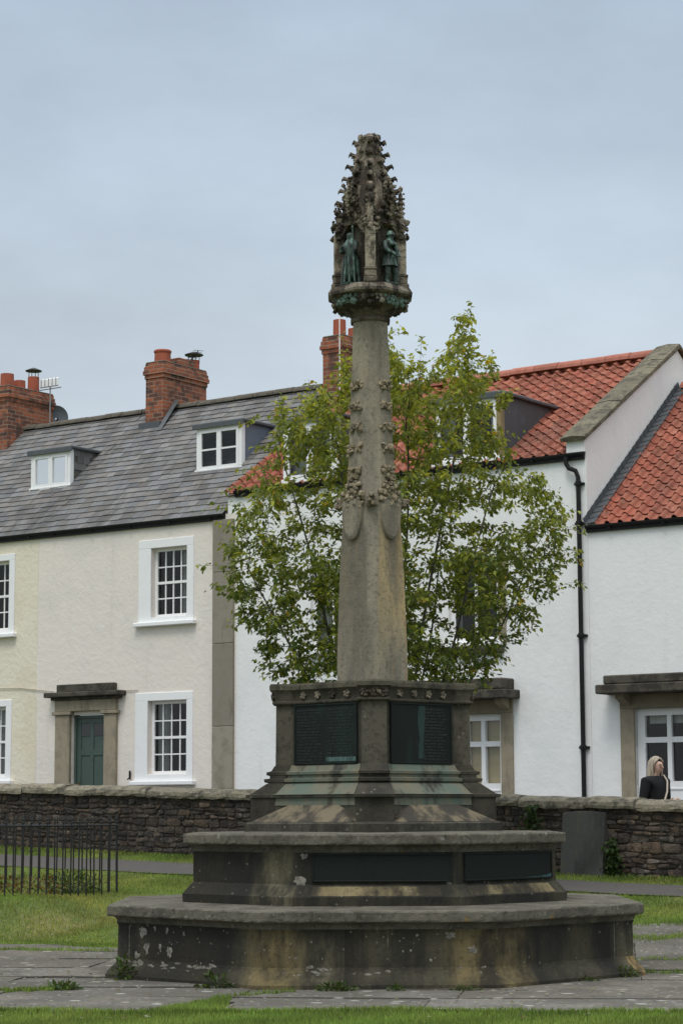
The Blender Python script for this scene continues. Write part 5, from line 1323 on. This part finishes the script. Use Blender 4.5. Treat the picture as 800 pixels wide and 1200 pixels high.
# ------------------------------------------------------------------ tree
def tree():
    tx, ty = .50, 24.0; base = gz(tx, ty)
    root = thing('young_tree', 'bushy young tree with yellow green leaves behind the memorial', 'tree', (tx, ty, base)); rs = np.random.RandomState(3)
    S = ty/2540.
    # crown outline (metres from the trunk, height above ground) on both sides, and the uneven top
    Lh = [(2.35, -1.2), (2.6, -1.6), (3.0, -1.82), (3.4, -1.95), (3.8, -1.90), (4.15, -1.78), (4.5, -1.55), (4.85, -1.45), (5.2, -1.4), (5.5, -1.35), (6.9, -1.2)]
    Rh = [(2.35, .95), (2.6, 1.35), (3.0, 1.78), (3.4, 1.9), (3.75, 2.05), (4.05, 2.0), (4.4, 1.85), (4.75, 1.35), (5.2, 1.35), (5.6, 1.55), (5.85, 1.55), (6.2, 1.2), (6.9, .95)]
    Tp = [(-2, 4.6), (-1.45, 5.0), (-1.25, 5.75), (-1.05, 5.2), (-.85, 5.45), (-.5, 5.75), (-.15, 5.9), (.1, 6.1), (.35, 5.6), (.52, 5.7), (.65, 6.05), (.84, 6.42), (1.08, 6.0), (1.35, 5.55), (1.5, 5.5), (1.62, 5.75), (1.75, 5.0), (1.9, 4.55), (2.1, 4.2)]
    Lh = [(z+.3*(z > 2.4), x+.16) for z, x in Lh]; Rh = [(z+.25*(z > 2.4), x) for z, x in Rh]; Tp = [(x, z+.2) for x, z in Tp]
    pockets = [(rs.uniform(-1.7, 1.8), rs.uniform(2.6, 5.6), rs.uniform(.12, .24), rs.uniform(.10, .2)) for _ in range(40)]+[(rs.uniform(.2, 1.5), rs.uniform(5.0, 6.2), rs.uniform(.12, .25), rs.uniform(.12, .25)) for _ in range(8)]
    itp = lambda T, z: np.interp(z, [a for a, _ in T], [c for _, c in T])
    A = []
    while len(A) < 4200:
        z = rs.uniform(2.3, 6.75); x = rs.uniform(-2, 2.1); l, r = itp(Lh, z), itp(Rh, z)
        if not l < x < r or z > itp(Tp, x): continue
        c = (l+r)/2; hw = (r-l)/2; dpt = min(1.5, hw)*math.sqrt(max(.05, 1-((x-c)/hw)**2)); y = rs.uniform(-1, 1)*dpt
        # open pockets
        hole = any((x-a)**2/(w*w)+(z-b)**2/(h*h) < 1 for a, b, w, h in ((-.95, 4.15, .28, .35), (-.35, 4.05, .35, .3), (1.15, 4.30, .55, .22), (.45, 3.95, .25, .35), (-1.35, 3.55, .22, .2), (.75, 3.1, .35, .25), (-.75, 3.2, .2, .25), (1.55, 5.05, .3, .3))) or any((x-a)**2/(w*w)+(z-b)**2/(h*h) < 1 for a, b, w, h in pockets)
        if hole and rs.rand() < .82: continue
        if z < 4.3 and rs.rand() < .12: continue
        A.append((x, y, z))
    A = np.array(A)
    # main stems: fan from a short trunk
    nodes = [np.array([0, 0, 0.])]; par = [-1]
    def grow(p, pts):
        for q in pts: nodes.append(np.array(q, float)); par.append(p); p = len(nodes)-1
        return p
    t0 = grow(0, [(0.01, 0, .35), (.0, .01, .7), (0.02, 0, .95)])
    for (ex, ey, ez, fork) in [(-1.15, .3, 5.0, 0), (-.55, -.4, 5.0, 0), (-.05, .5, 5.3, 0), (.25, -.1, 5.2, 0), (.85, .2, 5.7, 0), (1.2, -.5, 4.6, 0), (-1.5, -.3, 3.7, 0), (1.55, .4, 3.7, 0), (-.9, .9, 4.0, 0), (.7, 1.0, 4.2, 0), (.1, -1.0, 4.0, 0), (-1.0, -.6, 2.7, 0), (1.0, -.6, 2.7, 0)]:
        pts = []; n = int(ez/.28); ph = rs.uniform(0, 6)
        for i in range(1, n+1):
            t = i/n; k = t**.85; pts.append((ex*k+.035*math.sin(t*7+ph), ey*k+.035*math.cos(t*6+ph), .95+(ez-.95)*t))
        grow(t0, pts)
    nodes_a = np.array(nodes); alive = np.ones(len(A), bool); step_ = .11; kill = .125
    for it in range(75):
        D = np.linalg.norm(A[alive][:, None]-nodes_a[None], axis=2)
        if D.size == 0: break
        near = D.argmin(1); dist = D.min(1); ai = np.where(alive)[0]
        dirs = {}
        for a, n_, d_ in zip(ai, near, dist):
            if d_ < 1.6: dirs.setdefault(n_, []).append((A[a]-nodes_a[n_])/max(d_, 1e-6))
        new = []
        for n_, ds in dirs.items():
            v = np.mean(ds, 0)+rs.normal(scale=.12, size=3)+np.array([0, 0, .12]); nv = np.linalg.norm(v)
            if nv < .15: v = ds[0]; nv = 1
            q = nodes_a[n_]+v/nv*step_; 
            new.append(q); par.append(n_)
        if not new: break
        nodes_a = np.vstack([nodes_a, new])
        for a in ai:
            if np.min(np.linalg.norm(np.array(new)-A[a], axis=1)) < kill: alive[a] = False
    # leafy shoots reaching out of the crown
    kids = set(par); tips = [i for i in range(1, len(nodes_a)) if i not in kids]
    nd_ = [q for q in nodes_a]; shoot = set()
    for i in tips:
        x, y, z = nd_[i]; l, r = itp(Lh, z), itp(Rh, z); c = (l+r)/2; e = abs(x-c)/((r-l)/2)
        top = z > itp(Tp, x)-.35
        if not (e > .82 or top) or rs.rand() > (.30 if e > .82 else .22): continue
        if top and z > 4.6: v = np.array([rs.normal(scale=.16)+.1*np.sign(x-c), rs.normal(scale=.15), 1.0])
        else: v = np.array([np.sign(x-c)*1.0, rs.normal(scale=.35), rs.uniform(.05, .7)])
        v /= np.linalg.norm(v); p = i; q = nd_[i]; m = rs.randint(3, 8)
        for k in range(m):
            v = v+rs.normal(scale=.07, size=3)-np.array([0, 0, .035 if not top else 0]); v /= np.linalg.norm(v); q = q+v*.062
            nd_.append(q); par.append(p); p = len(nd_)-1; shoot.add(p)
    nodes_a = np.array(nd_)
    n = len(nodes_a); ch = [[] for _ in range(n)]
    for i in range(1, n): ch[par[i]].append(i)
    rad_ = np.zeros(n); cnt = np.zeros(n)
    for i in range(n-1, -1, -1):
        if not ch[i]: rad_[i] = .0018
        else: rad_[i] = (sum(rad_[c]**2.25 for c in ch[i]))**(1/2.25)
        cnt[i] = 1+sum(cnt[c] for c in ch[i])
    rad_ = np.minimum(rad_, .075)
    V = []; F = []; o = 0
    for i in range(1, n):
        p, q_ = nodes_a[par[i]], nodes_a[i]; d = q_-p; d /= np.linalg.norm(d); a = np.cross(d, (0.3, .9, .2)); a /= np.linalg.norm(a); b_ = np.cross(d, a); m = 5
        r0 = min(rad_[par[i]], rad_[i]*1.35); r1 = rad_[i]
        for (c, r) in ((p-d*.01, r0), (q_, r1)):
            for k in range(m): an = 2*math.pi*k/m; V.append(c+(a*math.cos(an)+b_*math.sin(an))*r)
        for k in range(m): F.append((o+k, o+(k+1) % m, o+m+(k+1) % m, o+m+k))
        o += 2*m
    fast_mesh('trunk', np.array(V), np.array(F), np.ones((len(F), 3)), BARK, root, True)
    # leaves along the thin twigs, hanging in two ranks
    P = []; D = []; tip_and_light = []
    for i in range(1, n):
        if cnt[i] > 16: continue
        p, q_ = nodes_a[par[i]], nodes_a[i]; d = (q_-p)/np.linalg.norm(q_-p); sd = np.cross(d, (0, 0, 1)); sd /= max(np.linalg.norm(sd), 1e-3)
        z = q_[2]; k = 12 if cnt[i] < 5 else 8
        if not ch[i]: k += 4
        if i in shoot: k = 4
        for j in range(k):
            t = (j+rs.rand())/k; s_ = 1 if j % 2 else -1
            P.append(p+(q_-p)*t*1.25+rs.normal(scale=.028, size=3)); D.append(d*.6+sd*s_*.9+rs.normal(scale=.25, size=3)); tip_and_light.append((1 if not ch[i] else .4)*rs.rand()+.35*(z-3.2)/3)  # tip leaves are yellower; height term paints upper leaves as lit, lower as shaded
    P = np.array(P); D = np.array(D); tp = np.clip(np.array(tip_and_light), 0, 1); m = len(P)
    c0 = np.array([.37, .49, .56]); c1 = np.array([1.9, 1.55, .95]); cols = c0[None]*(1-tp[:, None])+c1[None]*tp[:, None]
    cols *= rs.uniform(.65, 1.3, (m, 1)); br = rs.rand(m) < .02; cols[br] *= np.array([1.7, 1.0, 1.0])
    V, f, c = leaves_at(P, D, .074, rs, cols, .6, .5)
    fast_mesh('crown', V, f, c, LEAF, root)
    print('tree nodes', n, 'leaves', m)
tree()

# ------------------------------------------------------------------ person beyond the wall
def person():
    px, py = 3.83, 26.7; z0 = .37
    root = thing('person', 'woman with long blonde hair in a black coat with pale bag strap behind the wall', 'person', (px, py, z0), rad(42))
    # local: faces -y, turned to the right of the picture
    J = [((0, .0, .90), (.14, .11)), ((0, .0, 1.05), (.125, .10)), ((0, .0, 1.22), (.15, .105)), ((0, .01, 1.33), (.13, .09)), ((0, .016, 1.395), (.038, .040)), ((0, -.030, 1.455), (.048, .056)), ((0, -.018, 1.515), (.072, .088)), ((0, -.006, 1.57), (.062, .076)),
         ((.165, .01, 1.32), .06), ((.215, .03, 1.06), .046), ((.12, -.17, 1.05), .036), ((.07, -.235, 1.065), .027),
         ((-.165, .01, 1.32), .06), ((-.215, .03, 1.06), .046), ((-.12, -.17, 1.05), .036), ((-.05, -.235, 1.065), .027),
         ((.09, 0, .80), (.09, .09)), ((.09, -.10, .46), .062), ((.09, -.02, .09), .042), ((.09, -.15, .035), .035),
         ((-.09, 0, .80), (.09, .09)), ((-.09, .06, .46), .062), ((-.09, .19, .10), .042), ((-.09, .08, .035), .035)]
    E = [(0, 1), (1, 2), (2, 3), (3, 4), (4, 5), (5, 6), (6, 7), (3, 8), (8, 9), (9, 10), (10, 11), (3, 12), (12, 13), (13, 14), (14, 15), (0, 16), (16, 17), (17, 18), (18, 19), (0, 20), (20, 21), (21, 22), (22, 23)]
    # nose and five fingers on each hand belong to the same skin
    def hand(i, sgn):
        w = Vector(J[i][0]); e = Vector(J[i-1][0]); d = (w-e).normalized(); s = Vector((0, 0, 1)).cross(d).normalized(); u = d.cross(s)
        k = len(J); J.append((tuple(w+d*.045), (.03, .02))); E.append((i, k))
        for f in range(4):
            o_ = (f-1.5)*.018; ln = (.030, .036, .034, .027)[f]; a = len(J)
            J.append((tuple(w+d*.085+u*o_), .0095)); J.append((tuple(w+d*(.085+ln)+u*o_+s*sgn*.012), .0085)); J.append((tuple(w+d*(.085+ln)+u*o_+s*sgn*.036), .007)); E.extend([(k, a), (a, a+1), (a+1, a+2)])
        a = len(J); J.append((tuple(w+d*.03+u*.038+s*sgn*.012), .011)); J.append((tuple(w+d*.065+u*.05+s*sgn*.03), .0085)); E.extend([(i, a), (a, a+1)])
    hand(11, 1); hand(15, -1)
    bake(skin('body', J, E, SKIN, root, 2))
    # face
    b = MB(); b.loft([[(-.009, -.098, 1.525), (.009, -.098, 1.525), (.006, -.09, 1.535), (-.006, -.09, 1.535)], [(-.013, -.117, 1.49), (.013, -.117, 1.49), (.007, -.10, 1.53), (-.007, -.10, 1.53)], [(-.012, -.108, 1.478), (.012, -.108, 1.478), (.006, -.1, 1.5), (-.006, -.1, 1.5)]]); b.build('nose', SKIN, root, smooth=True)
    b = MB()
    for s in (-1, 1): b.blob((s*.030, -.094, 1.528), (.014, .010, .008), 1, 1, .05)
    b.build('eye', M('dark_eye', (.04, .03, .025), [], .3), root)
    b = MB(); b.blob((0, -.106, 1.452), (.022, .008, .007), 1, 1, .05); b.build('mouth', M('lips', (.38, .13, .12), [], .5), root)
    # hair: parted cap falling to the shoulders behind
    b = MB(); secs = []
    for z, rx, ry, cy, op in ((1.27, .112, .07, .05, .62), (1.34, .112, .085, .035, .64), (1.42, .102, .098, .014, .80), (1.48, .094, .105, .004, .95), (1.53, .09, .107, -.004, .92), (1.575, .082, .098, -.006, .66), (1.61, .058, .07, -.005, .12), (1.632, .025, .03, -.005, .05), (1.636, .008, .01, -.005, .05)):
        row = []
        for k in range(25):
            a = -math.pi+op*1.3+(2*math.pi-2*op*1.3)*k/24; x = rx*math.sin(a+math.pi)*(1+.05*math.sin(k*2.1+z*9))
            row.append((x, cy-ry*math.cos(a+math.pi), z))
        secs.append(row)
    b.loft(secs, False, None, False); h = b.build('hair', HAIR, root, smooth=True)
    sm = h.modifiers.new('Solidify', 'SOLIDIFY'); sm.thickness = .018; bake(h)
    # coat: body, collar and sleeves
    cj = [((0, 0, .74), (.20, .155)), ((0, 0, .95), (.17, .135)), ((0, 0, 1.10), (.155, .125)), ((0, .0, 1.23), (.172, .128)), ((0, .012, 1.335), (.14, .105)), ((0, .012, 1.40), (.068, .064)),
          ((.17, .01, 1.32), .078), ((.225, .03, 1.06), .062), ((.10, -.20, 1.055), .046), ((-.17, .01, 1.32), .078), ((-.225, .03, 1.06), .062), ((-.09, -.20, 1.055), .046)]
    bake(skin('coat', cj, [(0, 1), (1, 2), (2, 3), (3, 4), (4, 5), (4, 6), (6, 7), (7, 8), (4, 9), (9, 10), (10, 11)], CLOTH, root, 2))
    b = MB()
    for s in (-1, 1):
        pts_ = [(s*.09, .0, .86), (s*.09, -.10+.04*(s < 0), .46), (s*.09, -.02+.2*(s < 0), .11)]; b.tube(pts_, [.105, .078, .062], 12)
    b.build('trousers', CLOTH, root, smooth=True)
    b = MB()
    for y, x in ((-.02, .09), (.19, -.09)): b.blob((x, y-.06, .045), (.05, .13, .05), 3, 2, .03)
    b.build('shoe', BLACK, root, smooth=True)
    b = MB(); b.tube([(.10, .09, 1.385), (.10, -.04, 1.40), (.075, -.115, 1.33), (.02, -.155, 1.2), (-.06, -.165, 1.06), (-.10, -.16, .98)], .011, 6); b.build('bag_strap', STRAP, root)
    M4 = Matrix.Translation((px, py, z0)) @ Matrix.Rotation(rad(42), 4, 'Z'); q_ = M4 @ Vector((.01, -.33, 1.08))
    t = thing('phone', 'small black phone held in both hands by the woman', 'phone', q_, rad(42)); b = MB(); b.box((-.075, -.035, -.006), (.075, .035, .006), .005); b.build('casing', BLACK, t)
    b = MB(); b.box((-.068, -.031, .0062), (.068, .031, .0075), .0005); b.build('screen', M('dark_screen', (.006, .006, .007), [], .1, spec=.6), t)
person()

# ------------------------------------------------------------------ light, sky, camera
SUN_EL, SUN_AZ = rad(62), rad(200)             # azimuth clockwise from +y: behind the camera, a little to the left
w = bpy.data.worlds.new('World'); scene.world = w; w.use_nodes = True
nt = w.node_tree; nd = nt.nodes.new; L = nt.links.new; bg = nt.nodes['Background']
sky = nd('ShaderNodeTexSky'); sky.sky_type = 'NISHITA'; sky.sun_disc = False; sky.sun_elevation = SUN_EL; sky.sun_rotation = SUN_AZ; sky.air_density = 1.0; sky.dust_density = 2.0
tc = nd('ShaderNodeTexCoord'); sep = nd('ShaderNodeSeparateXYZ'); L(tc.outputs['Generated'], sep.inputs[0])
rp_ = nd('ShaderNodeValToRGB'); L(sep.outputs[2], rp_.inputs[0]); e = rp_.color_ramp.elements
e[0].position = 0; e[0].color = (7.0, 7.6, 7.9, 1); e[1].position = 1; e[1].color = (17.5, 18.2, 18.6, 1)
for pos, c_ in ((.12, (6.7, 7.4, 7.85)), (.25, (5.5, 6.4, 7.3)), (.38, (4.6, 5.6, 6.8)), (.6, (12.5, 13.4, 14.0))):
    k = e.new(pos); k.color = (*c_, 1)
mp = nd('ShaderNodeMapping'); mp.inputs['Scale'].default_value = (1.6, 1.6, 3.4); L(tc.outputs['Generated'], mp.inputs[0])
no = nd('ShaderNodeTexNoise'); no.inputs['Scale'].default_value = 2.9; no.inputs['Detail'].default_value = 7; no.inputs['Roughness'].default_value = .56; L(mp.outputs[0], no.inputs['Vector'])
mr = nd('ShaderNodeMapRange'); mr.inputs['From Min'].default_value = .3; mr.inputs['From Max'].default_value = .7; mr.inputs['To Min'].default_value = .86; mr.inputs['To Max'].default_value = 1.13; L(no.outputs[0], mr.inputs[0])
vm = nd('ShaderNodeVectorMath'); vm.operation = 'SCALE'; L(rp_.outputs[0], vm.inputs[0]); L(mr.outputs[0], vm.inputs['Scale'])
mx = nd('ShaderNodeMix'); mx.data_type = 'RGBA'; mx.inputs[0].default_value = .9; L(sky.outputs[0], mx.inputs[6]); L(vm.outputs[0], mx.inputs[7])
L(mx.outputs[2], bg.inputs[0]); bg.inputs[1].default_value = .1
ld = bpy.data.lights.new('sun', 'SUN'); ld.energy = 1.45; ld.angle = rad(18); ld.color = (1, .97, .92)
so = bpy.data.objects.new('sun', ld); COL.objects.link(so)
dirv = Vector((math.sin(SUN_AZ)*math.cos(SUN_EL), math.cos(SUN_AZ)*math.cos(SUN_EL), math.sin(SUN_EL)))
so.rotation_euler = dirv.to_track_quat('Z', 'Y').to_euler(); so.location = (0, 0, 30)

f_px, yh, roll, hcam = 2540., 950., .004, 1.36
pt = math.atan((yh-600)/f_px)
fw = Vector((0, math.cos(pt), math.sin(pt))); r_ = Vector((1, 0, 0)); u_ = r_.cross(fw)
rr_ = r_*math.cos(roll)-u_*math.sin(roll); uu_ = u_*math.cos(roll)+r_*math.sin(roll)
cd = bpy.data.cameras.new('camera'); co = bpy.data.objects.new('camera', cd); COL.objects.link(co)
mw = Matrix((( rr_.x, uu_.x, -fw.x, 0), (rr_.y, uu_.y, -fw.y, 0), (rr_.z, uu_.z, -fw.z, hcam), (0, 0, 0, 1)))
co.matrix_world = mw
cd.sensor_fit = 'HORIZONTAL'; cd.sensor_width = 24; cd.lens = f_px/800*24; cd.clip_start = .1; cd.clip_end = 2000
scene.camera = co
vs = scene.view_settings; vs.view_transform = 'Standard'; vs.look = 'None'; vs.exposure = 0; vs.gamma = 1; vs.use_curve_mapping = False
scene.cycles.max_bounces = 6; scene.cycles.transparent_max_bounces = 12
